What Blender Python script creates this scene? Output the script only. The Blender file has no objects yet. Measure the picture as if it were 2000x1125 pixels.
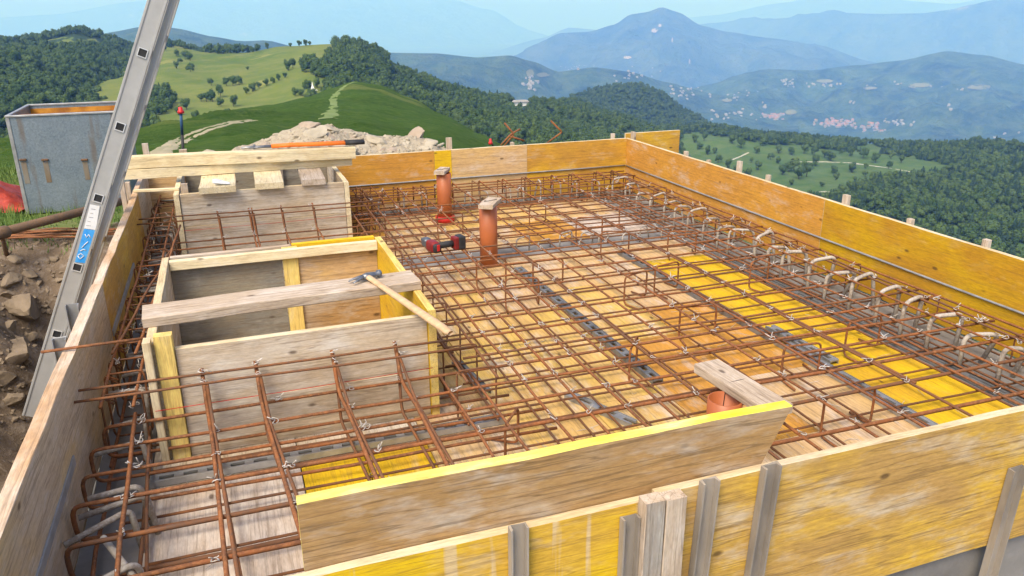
import bpy, bmesh, math, random
from mathutils import Vector, Matrix, noise
random.seed(7)
sc = bpy.context.scene
C = sc.collection
rad = math.radians

# ------------------------------------------------------------------ camera, sky, sun, exposure
F_PX, CX, CY = 1544.0, 1000.0, 562.5
ROT = Matrix(((0.94109729, 0.11845765, -0.31670755),
              (-0.33807581, 0.31197503, -0.88790558),
              (-0.00637436, 0.9426767, 0.33364652)))
CAM = Vector((0, 0, 1.70))
cam_d = bpy.data.cameras.new('camera'); cam = bpy.data.objects.new('camera', cam_d); C.objects.link(cam)
cam_d.sensor_width = 36; cam_d.lens = 36 * F_PX / 2000; cam_d.clip_start = 0.05; cam_d.clip_end = 120000
cam.matrix_world = Matrix.Translation(CAM) @ ROT.to_4x4()
sc.camera = cam

SUN_EL, SUN_AZ = 54.0, 226.0         # azimuth: compass angle of the sun from +Y towards +X
w = bpy.data.worlds.new('World'); sc.world = w; w.use_nodes = True
nt = w.node_tree; nt.nodes.clear()
sky = nt.nodes.new('ShaderNodeTexSky'); sky.sky_type = 'NISHITA'; sky.sun_disc = False
sky.sun_elevation = rad(SUN_EL); sky.sun_rotation = rad(SUN_AZ)
sky.altitude = 900; sky.air_density = 0.55; sky.dust_density = 7.0; sky.ozone_density = 0.4
bg = nt.nodes.new('ShaderNodeBackground'); bg.inputs['Strength'].default_value = 0.15
wo = nt.nodes.new('ShaderNodeOutputWorld')
nt.links.new(sky.outputs[0], bg.inputs[0]); nt.links.new(bg.outputs[0], wo.inputs[0])
sun_d = bpy.data.lights.new('sun', 'SUN'); sun_d.energy = 1.15; sun_d.angle = rad(24); sun_d.color = (1, .95, .87)
sun = bpy.data.objects.new('sun', sun_d); C.objects.link(sun)
sdir = Vector((math.sin(rad(SUN_AZ)) * math.cos(rad(SUN_EL)), math.cos(rad(SUN_AZ)) * math.cos(rad(SUN_EL)), math.sin(rad(SUN_EL))))
sun.rotation_euler = sdir.to_track_quat('Z', 'Y').to_euler()
sun.location = (0, 0, 30)
vs = sc.view_settings; vs.view_transform = 'Standard'; vs.look = 'None'; vs.gamma = 1; vs.use_curve_mapping = False
vs.exposure = 1.25
sc.render.engine = 'CYCLES'
cy = sc.cycles
cy.max_bounces = 4; cy.diffuse_bounces = 2; cy.glossy_bounces = 1; cy.transmission_bounces = 1; cy.volume_bounces = 2
cy.transparent_max_bounces = 6; cy.caustics_reflective = False; cy.caustics_refractive = False
cy.use_light_tree = False; cy.use_denoising = True; cy.use_adaptive_sampling = True; cy.adaptive_threshold = .02

# ------------------------------------------------------------------ helpers
def ray(px, py):
    return ROT @ Vector((px - CX, CY - py, -F_PX))
def onz(px, py, z):
    r = ray(px, py); return CAM + r * ((z - CAM.z) / r.z)
def ony(px, py, y):
    r = ray(px, py); return CAM + r * ((y - CAM.y) / r.y)
def onx(px, py, x):
    r = ray(px, py); return CAM + r * ((x - CAM.x) / r.x)
def far(px, py, d):                      # point seen at a pixel at horizontal distance d
    r = ray(px, py); return CAM + r * (d / math.hypot(r.x, r.y))
def proj(p):
    c = ROT.transposed() @ (Vector(p) - CAM)
    return (CX + F_PX * c.x / -c.z, CY - F_PX * c.y / -c.z) if c.z < 0 else None
def rnd(a, b): return random.uniform(a, b)

def mesh(name, verts, faces, mats=(), idx=None, smooth=False):
    m = bpy.data.meshes.new(name); m.from_pydata([tuple(v) for v in verts], [], faces); m.update()
    for k in (mats if isinstance(mats, (list, tuple)) else [mats]): m.materials.append(k)
    if idx: m.polygons.foreach_set('material_index', idx)
    if smooth: m.polygons.foreach_set('use_smooth', [True] * len(m.polygons))
    return m
def obj(name, data, parent=None, loc=(0, 0, 0), rot=None):
    o = bpy.data.objects.new(name, data); C.objects.link(o)
    o.location = loc
    if rot is not None: o.rotation_mode = 'QUATERNION'; o.rotation_quaternion = rot
    if parent: o.parent = parent
    return o
def tag(o, label, cat, group=None):
    o['label'] = label; o['category'] = cat
    if group: o['group'] = group
    return o
def thing(name, label, cat, group=None, loc=(0, 0, 0)):
    o = obj(name, None, None, loc); o.empty_display_size = .1
    return tag(o, label, cat, group)
def kind(o, k): o['kind'] = k; return o
def rel(o, root):                        # keep a part where it was built although its thing has its own origin
    o.location = o.location - root.location
    return o

# ------------------------------------------------------------------ materials
class NB:
    def __init__(s, name):
        s.m = bpy.data.materials.new(name); s.m.use_nodes = True; s.t = s.m.node_tree; s.t.nodes.clear()
        s.out = s.n('ShaderNodeOutputMaterial'); s.b = s.n('ShaderNodeBsdfPrincipled'); s.l(s.b.outputs[0], s.out.inputs[0])
    def n(s, typ, **k):
        x = s.t.nodes.new(typ)
        for a, v in k.items(): setattr(x, a, v)
        return x
    def l(s, a, b): s.t.links.new(a, b)
    def coord(s, scale, which='Object', rndoff=True):
        tc = s.n('ShaderNodeTexCoord'); mp = s.n('ShaderNodeMapping'); mp.inputs['Scale'].default_value = scale
        s.l(tc.outputs[which], mp.inputs[0])
        if rndoff:
            oi = s.n('ShaderNodeObjectInfo'); mu = s.n('ShaderNodeVectorMath', operation='SCALE')
            mu.inputs[0].default_value = (37.1, 19.7, 53.3); s.l(oi.outputs['Random'], mu.inputs['Scale']); s.l(mu.outputs[0], mp.inputs['Location'])
        return mp.outputs[0]
    def noise(s, vec, scale, detail=4, rough=.55, dist=0):
        x = s.n('ShaderNodeTexNoise'); x.inputs['Scale'].default_value = scale; x.inputs['Detail'].default_value = detail
        x.inputs['Roughness'].default_value = rough; x.inputs['Distortion'].default_value = dist; s.l(vec, x.inputs['Vector']); return x.outputs[0]
    def ramp(s, fac, stops):
        r = s.n('ShaderNodeValToRGB'); e = r.color_ramp.elements
        while len(e) < len(stops): e.new(.5)
        for k, (p, c) in enumerate(stops):
            e[k].position = p; e[k].color = (c, c, c, 1) if isinstance(c, (int, float)) else (*c, 1)
        s.l(fac, r.inputs[0]); return r.outputs[0]
    def mix(s, fac, a, b, mode='MIX'):
        x = s.n('ShaderNodeMix', data_type='RGBA', blend_type=mode)
        for v, i in ((fac, 0), (a, 6), (b, 7)):
            if isinstance(v, (int, float)): x.inputs[i].default_value = v
            elif isinstance(v, tuple): x.inputs[i].default_value = (*v, 1)
            else: s.l(v, x.inputs[i])
        return x.outputs[2]
    def bump(s, h, strength=.3, dist=.01):
        x = s.n('ShaderNodeBump'); x.inputs['Strength'].default_value = strength; x.inputs['Distance'].default_value = dist
        s.l(h, x.inputs['Height']); s.l(x.outputs[0], s.b.inputs['Normal'])
    def fin(s, col, rough=.7, metal=0, spec=.35):
        if isinstance(col, tuple): s.b.inputs['Base Color'].default_value = (*col, 1)
        else: s.l(col, s.b.inputs['Base Color'])
        if isinstance(rough, (int, float)): s.b.inputs['Roughness'].default_value = rough
        else: s.l(rough, s.b.inputs['Roughness'])
        s.b.inputs['Metallic'].default_value = metal; s.b.inputs['Specular IOR Level'].default_value = spec
        return s.m

def wood(name, main, alt, stain, wear=.5, stains=.5, grain=.5, drips=False, rough=.6, blotch=1.0):
    """board: film colour `main`, worn colour `alt`, cement stain `stain`; grain along local X"""
    b = NB(name)
    big = b.noise(b.coord((1.1, 3, 2.2)), 1.6, 3, .62, .4)
    col = b.mix(b.ramp(big, [(max(0, .62 - wear * .5), 0), (min(1, .78 - wear * .45), 1)]), main, alt)
    gr = b.noise(b.coord((2.2, 60, 60)), 1.3, 3, .65, .35)
    col = b.mix(b.ramp(gr, [(.3, grain * .6), (.62, 0)]), col, b.mix(.5, alt, (.10, .045, .015)))
    ring = b.n('ShaderNodeTexWave', wave_type='BANDS', bands_direction='Z'); ring.inputs['Scale'].default_value = 9; ring.inputs['Distortion'].default_value = 3
    ring.inputs['Detail'].default_value = 1; ring.inputs['Detail Scale'].default_value = .6; b.l(b.coord((.35, 1, 1.2)), ring.inputs['Vector'])
    col = b.mix(b.ramp(ring.outputs[1], [(.55, 0), (.9, .16 * grain + .04)]), col, (.22, .11, .035))
    sn = b.noise(b.coord((1.3, 4, 3.6)), 2.3, 4, .68, .12)
    col = b.mix(b.ramp(sn, [(.66 - stains * .25, 0), (.84 - stains * .22, .72)]), col, stain)
    bl = b.noise(b.coord((2.4, 6, 5)), 2.6, 5, .62, .25)
    col = b.mix(b.ramp(bl, [(.38, .42 * blotch), (.52, 0)]), col, b.mix(.35, alt, (.16, .08, .03)))
    col = b.mix(b.ramp(bl, [(.56, 0), (.70, .35 * blotch)]), col, stain)
    if drips:
        dn = b.noise(b.coord((15, 8, .8)), 1.0, 3, .6, .1)
        col = b.mix(b.ramp(dn, [(.585, 0), (.63, .8)]), col, b.mix(.45, stain, alt))
    sp = b.n('ShaderNodeTexVoronoi'); sp.inputs['Scale'].default_value = 1; b.l(b.coord((4.5, 9, 9)), sp.inputs['Vector'])
    col = b.mix(b.ramp(sp.outputs[0], [(.05, .75), (.11, 0)]), col, (.05, .025, .012))
    ck = b.noise(b.coord((.9, 26, 26)), 1.4, 2, .55, .2)
    col = b.mix(b.ramp(ck, [(.472, 0), (.5, .20 + .45 * grain), (.528, 0)]), col, (.10, .06, .03))
    fine = b.noise(b.coord((22, 120, 120)), 1.2, 2, .75)
    col = b.mix(.28, col, b.ramp(fine, [(.25, .25), (.75, .95)]), 'OVERLAY')
    hh = b.mix(.5, gr, fine)
    b.bump(hh, .35, .004)
    return b.fin(col, b.ramp(big, [(.3, rough), (.7, min(1, rough + .2))]), 0, .3)

YEL = (.64, .40, .008); ORA = (.47, .22, .04); GRY = (.42, .37, .32); PAL = (.55, .49, .42)
M = {}
M['yellow'] = wood('panel_yellow_fresh', YEL, (.54, .31, .015), (.56, .44, .24), .30, .12, .12, blotch=.25)
M['yellow_wall'] = wood('panel_yellow_wall', (.50, .295, .006), (.42, .215, .012), (.48, .36, .18), .42, .16, .14, blotch=.45)
M['yellow_drip'] = wood('panel_yellow_dripped', (.66, .42, .008), (.58, .35, .04), PAL, .40, .34, .35, True, blotch=.4)
M['orange'] = wood('panel_orange_worn', (.58, .29, .03), (.52, .25, .04), (.52, .43, .35), .6, .42, .28)
M['amber'] = wood('panel_amber', (.58, .33, .025), (.46, .24, .035), (.50, .40, .28), .5, .36, .26)
M['front'] = wood('panel_amber_stained', (.60, .37, .045), (.44, .27, .085), (.52, .45, .36), .5, .62, .7)
M['tan'] = wood('panel_tan_worn', (.58, .38, .15), (.54, .36, .18), (.58, .50, .44), .5, .60, .4, blotch=.6)
M['greyw'] = wood('board_grey_cement', (.56, .50, .42), (.50, .40, .28), (.62, .58, .53), .45, .55, .45)
M['leftw'] = wood('panel_left_worn', (.58, .40, .19), (.52, .40, .27), (.56, .50, .44), .55, .55, .5)
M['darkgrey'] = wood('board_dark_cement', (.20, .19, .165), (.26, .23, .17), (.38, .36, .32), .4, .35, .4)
M['pinkw'] = wood('board_pale_pink', (.56, .48, .41), (.50, .40, .31), (.62, .57, .52), .4, .5, .35)
M['greytan'] = wood('board_grey_tan', (.42, .34, .25), (.36, .22, .09), (.47, .43, .38), .5, .55, .8)
M['sand'] = wood('panel_sand', (.64, .42, .09), (.60, .38, .13), (.60, .52, .46), .5, .58, .4, blotch=.5)
M['spruce'] = wood('raw_spruce', (.74, .62, .40), (.66, .52, .30), (.72, .66, .55), .3, .25, .25)
M['spruce_y'] = wood('raw_spruce_yellow', (.74, .55, .17), (.64, .44, .13), (.70, .60, .40), .35, .2, .3)
M['edge_y'] = wood('edge_yellow_paint', (.74, .64, .015), (.70, .60, .16), (.66, .60, .40), .45, .62, .3)
M['edge_pale'] = wood('edge_pale_ply', (.64, .54, .36), (.56, .43, .25), (.56, .48, .40), .4, .4, .3)
M['edge_rust'] = wood('edge_pink_ply', (.60, .49, .38), (.50, .32, .18), (.62, .55, .48), .45, .35, .35)
M['plankgrey'] = wood('weathered_plank', (.52, .44, .36), (.44, .35, .26), (.60, .54, .48), .4, .45, .6)
M['plank_dk'] = wood('weathered_batten', (.32, .30, .27), (.36, .29, .22), (.44, .42, .38), .4, .4, .5)

def simple(name, c1, c2, scale=6, rough=.8, metal=0, bump=.2, bd=.01, spec=.3, stretch=(1, 1, 1), lo=.35, hi=.65, detail=5):
    b = NB(name); v = b.noise(b.coord(stretch), scale, detail, .6)
    b.bump(v, bump, bd)
    return b.fin(b.mix(b.ramp(v, [(lo, 0), (hi, 1)]), c1, c2), rough, metal, spec)
def rusty(name, c1, c2, c3):
    b = NB(name); a = b.noise(b.coord((1, 1, 1)), 9, 4, .6); d = b.noise(b.coord((1, 1, 1)), 70, 3, .6)
    col = b.mix(b.ramp(a, [(.36, 0), (.62, 1)]), c1, c2); col = b.mix(b.ramp(d, [(.45, 0), (.7, .8)]), col, c3)
    b.bump(d, .5, .003)
    return b.fin(col, .75, 0, .3)
M['rust'] = rusty('rebar_rust', (.25, .086, .028), (.135, .058, .028), (.32, .14, .055))
M['rust2'] = rusty('rebar_rust_dark', (.14, .066, .034), (.21, .082, .030), (.11, .07, .05))
M['mortar'] = rusty('rebar_mortar', (.40, .36, .31), (.26, .21, .17), (.50, .47, .43))
M['wire'] = simple('tie_wire', (.66, .63, .60), (.44, .40, .36), 40, .5, .2, 0)
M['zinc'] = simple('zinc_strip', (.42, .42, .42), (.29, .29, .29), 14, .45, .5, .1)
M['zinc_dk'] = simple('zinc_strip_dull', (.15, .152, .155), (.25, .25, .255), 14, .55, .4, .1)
M['steelgrey'] = simple('steel_channel', (.34, .295, .245), (.19, .165, .14), 8, .8, 0, .3, .004, .4, (1, 1, .3))
M['alu'] = simple('ladder_aluminium', (.44, .435, .42), (.35, .345, .335), 7, .5, .25, .1, .003, .5, (1, 1, 1), .3, .7)
M['concrete'] = simple('concrete', (.15, .142, .135), (.27, .255, .24), 5, .9, 0, .8, .01, .2, (1, 1, 1), .3, .7, 8)
M['black'] = simple('black_rubber', (.02, .02, .022), (.035, .035, .037), 20, .55, 0, .1)
M['pipe'] = simple('orange_pipe', (.40, .115, .036), (.33, .095, .032), 5, .45, 0, .03, .002, .45)
M['red'] = simple('red_plastic', (.55, .03, .03), (.42, .02, .02), 10, .4, 0, .05)
M['orangep'] = simple('orange_handle', (.85, .20, .02), (.75, .16, .02), 8, .4, 0, .05)
M['steel'] = simple('forged_steel', (.24, .25, .27), (.13, .14, .16), 20, .42, .7, .1)
M['handle'] = simple('ash_handle', (.58, .40, .24), (.46, .30, .17), 3, .55, 0, .2, .003, .3, (1, 14, 14))
M['blue'] = simple('blue_label', (.02, .25, .70), (.10, .40, .80), 14, .5, 0, 0)
M['white'] = simple('white_plastic', (.76, .77, .78), (.62, .63, .64), 9, .5, 0, .05)
M['galv'] = None
def galv():
    b = NB('galvanised_sheet'); v = b.n('ShaderNodeTexVoronoi'); v.inputs['Scale'].default_value = 70; b.l(b.coord((1, 1, 1)), v.inputs['Vector'])
    n = b.noise(b.coord((1, 1, 1)), 3.2, 7, .7)
    col = b.mix(.4, b.ramp(v.outputs[1], [(0, (.13, .17, .21)), (1, (.27, .32, .36))]), b.ramp(n, [(.3, (.11, .15, .19)), (.7, (.26, .30, .33))]))
    st = b.noise(b.coord((5, 5, .7)), 1.3, 4, .6)
    col = b.mix(b.ramp(st, [(.58, 0), (.70, .6)]), col, (.16, .11, .07))
    b.bump(n, .2, .01); return b.fin(col, .45, .35, .4)
M['galv'] = galv()
M['rust_stain'] = simple('rust_stain', (.17, .12, .075), (.22, .20, .17), 7, .7, 0, .1, .01, .3, (1, 1, .3))
M['rustin'] = simple('rust_inside', (.62, .28, .04), (.26, .09, .02), 4, .8, 0, .3)
M['earth'] = None
def earth():
    b = NB('earth_and_grass')
    tc = b.coord((1, 1, 1), 'Object', False)
    n1 = b.noise(tc, 2.0, 8, .65); n2 = b.noise(tc, 14, 6, .7)
    soil = b.mix(b.ramp(n1, [(.35, 0), (.65, 1)]), (.10, .072, .048), (.20, .15, .105))
    soil = b.mix(b.ramp(n2, [(.5, 0), (.68, .7)]), soil, (.30, .25, .20))
    gr = b.mix(b.ramp(n2, [(.3, 0), (.7, 1)]), (.045, .10, .018), (.11, .17, .04))
    gr = b.mix(b.ramp(n1, [(.45, 0), (.7, .8)]), gr, (.20, .20, .085))
    at = b.n('ShaderNodeAttribute', attribute_name='soil')
    f = b.n('ShaderNodeMath', operation='ADD'); b.l(at.outputs['Fac'], f.inputs[0])
    g = b.n('ShaderNodeMath', operation='MULTIPLY_ADD'); b.l(n2, g.inputs[0]); g.inputs[1].default_value = .7; g.inputs[2].default_value = -.35; b.l(g.outputs[0], f.inputs[1])
    col = b.mix(b.ramp(f.outputs[0], [(.42, 0), (.58, 1)]), gr, soil)
    b.bump(b.mix(.5, n1, n2), .8, .06); return b.fin(col, .95, 0, .1)
M['earth'] = earth()
M['stone'] = simple('pale_limestone', (.44, .39, .30), (.29, .25, .19), 3.5, .9, 0, .6, .02, .2, (1, 1, 1), .3, .7, 8)
M['stone2'] = simple('buff_limestone', (.40, .33, .26), (.27, .21, .16), 4.5, .9, 0, .6, .02, .2, (1, 1, 1), .3, .7, 8)
M['rubble'] = simple('rubble_fill', (.30, .25, .18), (.42, .36, .27), 9, .95, 0, .9, .05, .15, (1, 1, 1), .3, .7, 8)

# ------------------------------------------------------------------ shape builders
def quat_axes(x, z):
    x = Vector(x).normalized(); z = Vector(z); z = (z - x * z.dot(x)).normalized(); y = z.cross(x)
    return Matrix((x, y, z)).transposed().to_quaternion()
def plank(name, a, b, width, thick, mat, parent=None, up=(0, 0, 1), edge=None, ends=None, jit=.0012, bev=.002, skew=0, seg=None):
    """board whose long axis runs a -> b (centre line), width along `up`, thickness across; grain along local X"""
    a, b = Vector(a), Vector(b); L = (b - a).length; q = quat_axes(b - a, up); c = (a + b) / 2
    n = seg or max(2, min(14, int(L / .18)))
    hw, ht = width / 2, thick / 2
    ring = [(-ht, -hw + bev), (-ht + bev, -hw), (ht - bev, -hw), (ht, -hw + bev), (ht, hw - bev), (ht - bev, hw), (-ht + bev, hw), (-ht, hw - bev)]
    V, Fc, I = [], [], []
    for i in range(n + 1):
        x = -L / 2 + L * i / n
        dz, dy = rnd(-jit, jit), rnd(-jit, jit) * .6
        for (y, z) in ring:
            sx = skew * (z / hw) * .5 if i == n else 0
            V.append((x + sx + rnd(-jit, jit) * .3, y + dy, z + dz + (rnd(-jit, jit) * .6)))
    for i in range(n):
        for k in range(8):
            Fc.append((i * 8 + k, i * 8 + (k + 1) % 8, (i + 1) * 8 + (k + 1) % 8, (i + 1) * 8 + k)); I.append(1 if k in (0, 1, 2, 4, 5, 6) and edge else 0)
    Fc.append(tuple(range(8))[::-1]); I.append(2 if ends else (1 if edge else 0))
    Fc.append(tuple(n * 8 + k for k in range(8))); I.append(2 if ends else (1 if edge else 0))
    Fc = [f[::-1] for f in Fc]
    mats = [M[mat], M[edge or mat], M[ends or edge or mat]]
    o = obj(name, mesh(name, V, Fc, mats, I), parent, c, q)
    if parent: rel(o, parent)
    return o

def tube_data(paths, r, sides=6, caps=True):
    V, Fc = [], []
    for P in paths:
        P = [Vector(p) for p in P]; base = len(V); n = len(P); u = None
        for i, p in enumerate(P):
            t = (P[min(i + 1, n - 1)] - P[max(i - 1, 0)]).normalized()
            if u is None:
                u = t.orthogonal().normalized()
            u = (u - t * u.dot(t)).normalized(); v = t.cross(u)
            for k in range(sides):
                a = 2 * math.pi * k / sides
                V.append(p + (u * math.cos(a) + v * math.sin(a)) * r)
        for i in range(n - 1):
            for k in range(sides):
                k2 = (k + 1) % sides
                Fc.append((base + i * sides + k, base + i * sides + k2, base + (i + 1) * sides + k2, base + (i + 1) * sides + k))
        if caps:
            Fc.append(tuple(base + k for k in range(sides))[::-1]); Fc.append(tuple(base + (n - 1) * sides + k for k in range(sides)))
    return V, Fc
def tube(name, P, r, mat, parent=None, sides=6, smooth=True):
    c = sum((Vector(p) for p in P), Vector()) / len(P)
    V, Fc = tube_data([[Vector(p) - c for p in P]], r, sides)
    o = obj(name, mesh(name, V, Fc, [M[mat]], None, smooth), parent, c)
    if parent: rel(o, parent)
    return o
def fillet(P, r=.03, n=3):               # round the corners of a bent bar
    P = [Vector(p) for p in P]; out = [P[0]]
    for i in range(1, len(P) - 1):
        a, b, c = P[i - 1], P[i], P[i + 1]
        d1 = min(r, (a - b).length * .45); d2 = min(r, (c - b).length * .45)
        p, q = b + (a - b).normalized() * d1, b + (c - b).normalized() * d2
        for k in range(n + 1):
            t = k / n; out.append(p * (1 - t) ** 2 + b * 2 * t * (1 - t) + q * t * t)
    out.append(P[-1]); return out
def wavy(a, b, j=.003, step=.25):
    a, b = Vector(a), Vector(b); n = max(2, int((b - a).length / step)); out = []
    for i in range(n + 1):
        p = a.lerp(b, i / n); s = 1 if 0 < i < n else .3
        out.append(p + Vector((rnd(-j, j), rnd(-j, j), rnd(-j, j))) * s)
    return out
def lathe(name, prof, mat, parent=None, loc=(0, 0, 0), rot=None, n=24, smooth=True, close=True):
    V, Fc = [], []
    for (r, z) in prof:
        for k in range(n): a = 2 * math.pi * k / n; V.append((r * math.cos(a), r * math.sin(a), z))
    for i in range(len(prof) - 1):
        for k in range(n): k2 = (k + 1) % n; Fc.append((i * n + k, i * n + k2, (i + 1) * n + k2, (i + 1) * n + k))
    if close: Fc.append(tuple(range(n))[::-1]); Fc.append(tuple((len(prof) - 1) * n + k for k in range(n)))
    o = obj(name, mesh(name, V, Fc, [M[mat]], None, smooth), parent, loc, rot)
    if parent: rel(o, parent)
    return o
def bevbox(name, lo, hi, mat, parent=None, bev=.004, seg=2, rot=None, taper=None):
    lo, hi = Vector(lo), Vector(hi); c = (lo + hi) / 2; h = (hi - lo) / 2
    bm = bmesh.new(); bmesh.ops.create_cube(bm, size=2)
    for v in bm.verts:
        v.co = Vector((v.co.x * h.x, v.co.y * h.y, v.co.z * h.z))
        if taper and v.co.z > 0: v.co.x *= taper; v.co.y *= taper
    if bev: bmesh.ops.bevel(bm, geom=bm.edges[:], offset=bev, segments=seg, affect='EDGES', profile=.5)
    m = bpy.data.meshes.new(name); bm.to_mesh(m); bm.free(); m.materials.append(M[mat])
    o = obj(name, m, parent, c, rot)
    if parent: rel(o, parent)
    return o
def rock_mesh(name, mat, n=16, sx=1, sy=1, sz=1, seed=0, sub=3):
    """broken stone: ball cut by random planes, then roughened"""
    rr = random.Random(seed); bm = bmesh.new(); bmesh.ops.create_icosphere(bm, subdivisions=sub, radius=1)
    cuts = [(Vector((rr.gauss(0, 1), rr.gauss(0, 1), rr.gauss(0, 1))).normalized(), rr.uniform(.36, .78)) for _ in range(12)]
    off = Vector((seed * 3.7, seed * 1.3, 0))
    for v in bm.verts:
        q = v.co.copy()
        for nn, d in cuts:
            e = q.dot(nn) - d
            if e > 0: q -= nn * e
        q += v.co * (.055 * noise.fractal(v.co * 1.8 + off, 1, 2, 4))
        v.co = Vector((q.x * sx, q.y * sy, q.z * sz))
    m = bpy.data.meshes.new(name); bm.to_mesh(m); bm.free(); m.materials.append(M[mat]); return m

# ------------------------------------------------------------------ terrain
def fbm(x, y, z=0, o=5): return noise.fractal(Vector((x, y, z)), 1.0, 2.1, o)
def interp(pts, x):
    if x <= pts[0][0]: return pts[0][1:]
    for a, b in zip(pts, pts[1:]):
        if x <= b[0]:
            t = (x - a[0]) / (b[0] - a[0]); t = t * t * (3 - 2 * t) * .5 + t * .5
            return tuple(u + (v - u) * t for u, v in zip(a[1:], b[1:]))
    return pts[-1][1:]
def smooth(t): t = max(0, min(1, t)); return t * t * (3 - 2 * t)
LOFT = {}
def loft(name, rows, x0, x1, nx, ny, mat, amp=0, freq=.01, back=.25, drop=.5, skirt=.3, skirt_drop=.25, seed=0, knd='structure', crest_amp=.25, gamma=1.0):
    """hill surface lofted through lines of the land; each row is [(pixel x, pixel y, distance m)...] near to far; last row is the crest"""
    V, Fc = [], []
    cols = nx + 1
    grid = []
    R = len(rows)
    pts_rows = []
    for j in range(ny + 1):
        t = j / ny * (R - 1); k = min(int(t), R - 2); f = t - k
        line = []
        for i in range(cols):
            x = x0 + (x1 - x0) * i / nx
            ya, da = interp(rows[k], x); yb, db = interp(rows[k + 1], x)
            P, Q = far(x, ya, da), far(x, yb, db)
            p = P.lerp(Q, f ** gamma)
            if R == 2: p.z = P.z + (Q.z - P.z) * (f ** gamma)
            w = crest_amp + (1 - crest_amp) * (1 - f ** 3) if k == R - 2 else 1
            if amp: p.z += amp * fbm(p.x * freq + seed, p.y * freq, seed) * w * min(1, f + .2 + k)
            line.append(p)
        pts_rows.append(line)
    first = pts_rows[0]; sk = []
    for p in first:
        d = Vector((p.x, p.y)); L = d.length; L2 = L * (1 - skirt)
        sk.append(Vector((p.x * L2 / L, p.y * L2 / L, p.z - skirt_drop * (L - L2))))
    allrows = ([sk] if skirt else []) + pts_rows
    crest = pts_rows[-1]
    for s in (.15, .45, 1.0):
        line = []
        for p in crest:
            L = math.hypot(p.x, p.y); L2 = L * (1 + back * s)
            line.append(Vector((p.x * L2 / L, p.y * L2 / L, p.z - drop * (L2 - L) * (.35 + .65 * s) + amp * .4 * fbm(p.x * freq, p.y * freq + s, seed + 3))))
        allrows.append(line)
    V = [p for line in allrows for p in line]
    for j in range(len(allrows) - 1):
        for i in range(nx): a = j * cols + i; Fc.append((a, a + 1, a + cols + 1, a + cols))
    o = obj(name, mesh(name, V, Fc, [mat], None, True)); kind(o, knd)
    LOFT[o.name] = (pts_rows, x0, x1, nx, ny)
    return o

def land(name, cols, scales, patches=None, bump=.5, bd=2.0, bs=.05):
    """ground cover material in metres: cols (dark, mid, light) over noise scales; optional pale patches"""
    b = NB(name); tc = b.coord((1, 1, 1), 'Object', False)
    n1 = b.noise(tc, scales[0], 6, .6, .3); n2 = b.noise(tc, scales[1], 5, .7)
    col = b.mix(b.ramp(n1, [(.35, 0), (.62, 1)]), cols[0], cols[1])
    col = b.mix(b.ramp(n2, [(.42, 0), (.72, .8)]), col, cols[2])
    if patches:
        n3 = b.noise(tc, patches[0], 4, .6, .2)
        col = b.mix(b.ramp(n3, [(patches[1], 0), (patches[1] + .05, 1)]), col, patches[2])
    b.bump(b.noise(tc, bs, 5, .7), bump, bd)
    return b.fin(col, .95, 0, .08)
M['grass'] = land('green_hill_grass', ((.022, .056, .005), (.040, .084, .010), (.080, .115, .024)), (.09, 1.1), (.04, .58, (.10, .125, .03)), .8, .25, 2.5)
M['meadow'] = land('pale_meadow', ((.085, .130, .022), (.135, .165, .034), (.19, .195, .055)), (.008, .05), (.02, .64, (.20, .205, .06)), .4, 1, .1)
M['meadow2'] = land('green_meadow', ((.05, .10, .026), (.075, .13, .038), (.12, .155, .06)), (.008, .08), None, .4, 1, .1)
M['floorwood'] = land('forest_floor', ((.022, .042, .018), (.03, .055, .022), (.045, .075, .03)), (.02, .2), None, .5, 2, .1)
M['farwood'] = land('far_wood', ((.012, .030, .014), (.045, .085, .035), (.11, .15, .06)), (.004, .011), (.0031, .68, (.13, .16, .07)), 1, 40, .012)
M['farwood2'] = land('farther_wood', ((.015, .03, .02), (.05, .075, .04), (.10, .12, .07)), (.0016, .005), (.0011, .66, (.20, .19, .14)), 1, 120, .004)
M['valley'] = land('valley_floor', ((.03, .06, .03), (.06, .10, .045), (.13, .15, .08)), (.0012, .01), (.0016, .62, (.22, .22, .12)), 1, 15, .01)

# base sheet of the lowland, out to the horizon
V = []; Fc = []
rings = [0, 1500, 3000, 4500, 6000, 8000, 12000, 18000, 26000]
for r in rings:
    for k in range(64):
        a = 2 * math.pi * k / 64; V.append((r * math.cos(a), r * math.sin(a), -930 + 25 * fbm(r * .0007 * math.cos(a) + 5, r * .0007 * math.sin(a))))
for j in range(len(rings) - 1):
    for k in range(64): k2 = (k + 1) % 64; Fc.append((j * 64 + k, j * 64 + k2, (j + 1) * 64 + k2, (j + 1) * 64 + k))
kind(obj('valley_ground', mesh('valley_ground', V, Fc, [M['valley']], None, True)), 'structure')

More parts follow.
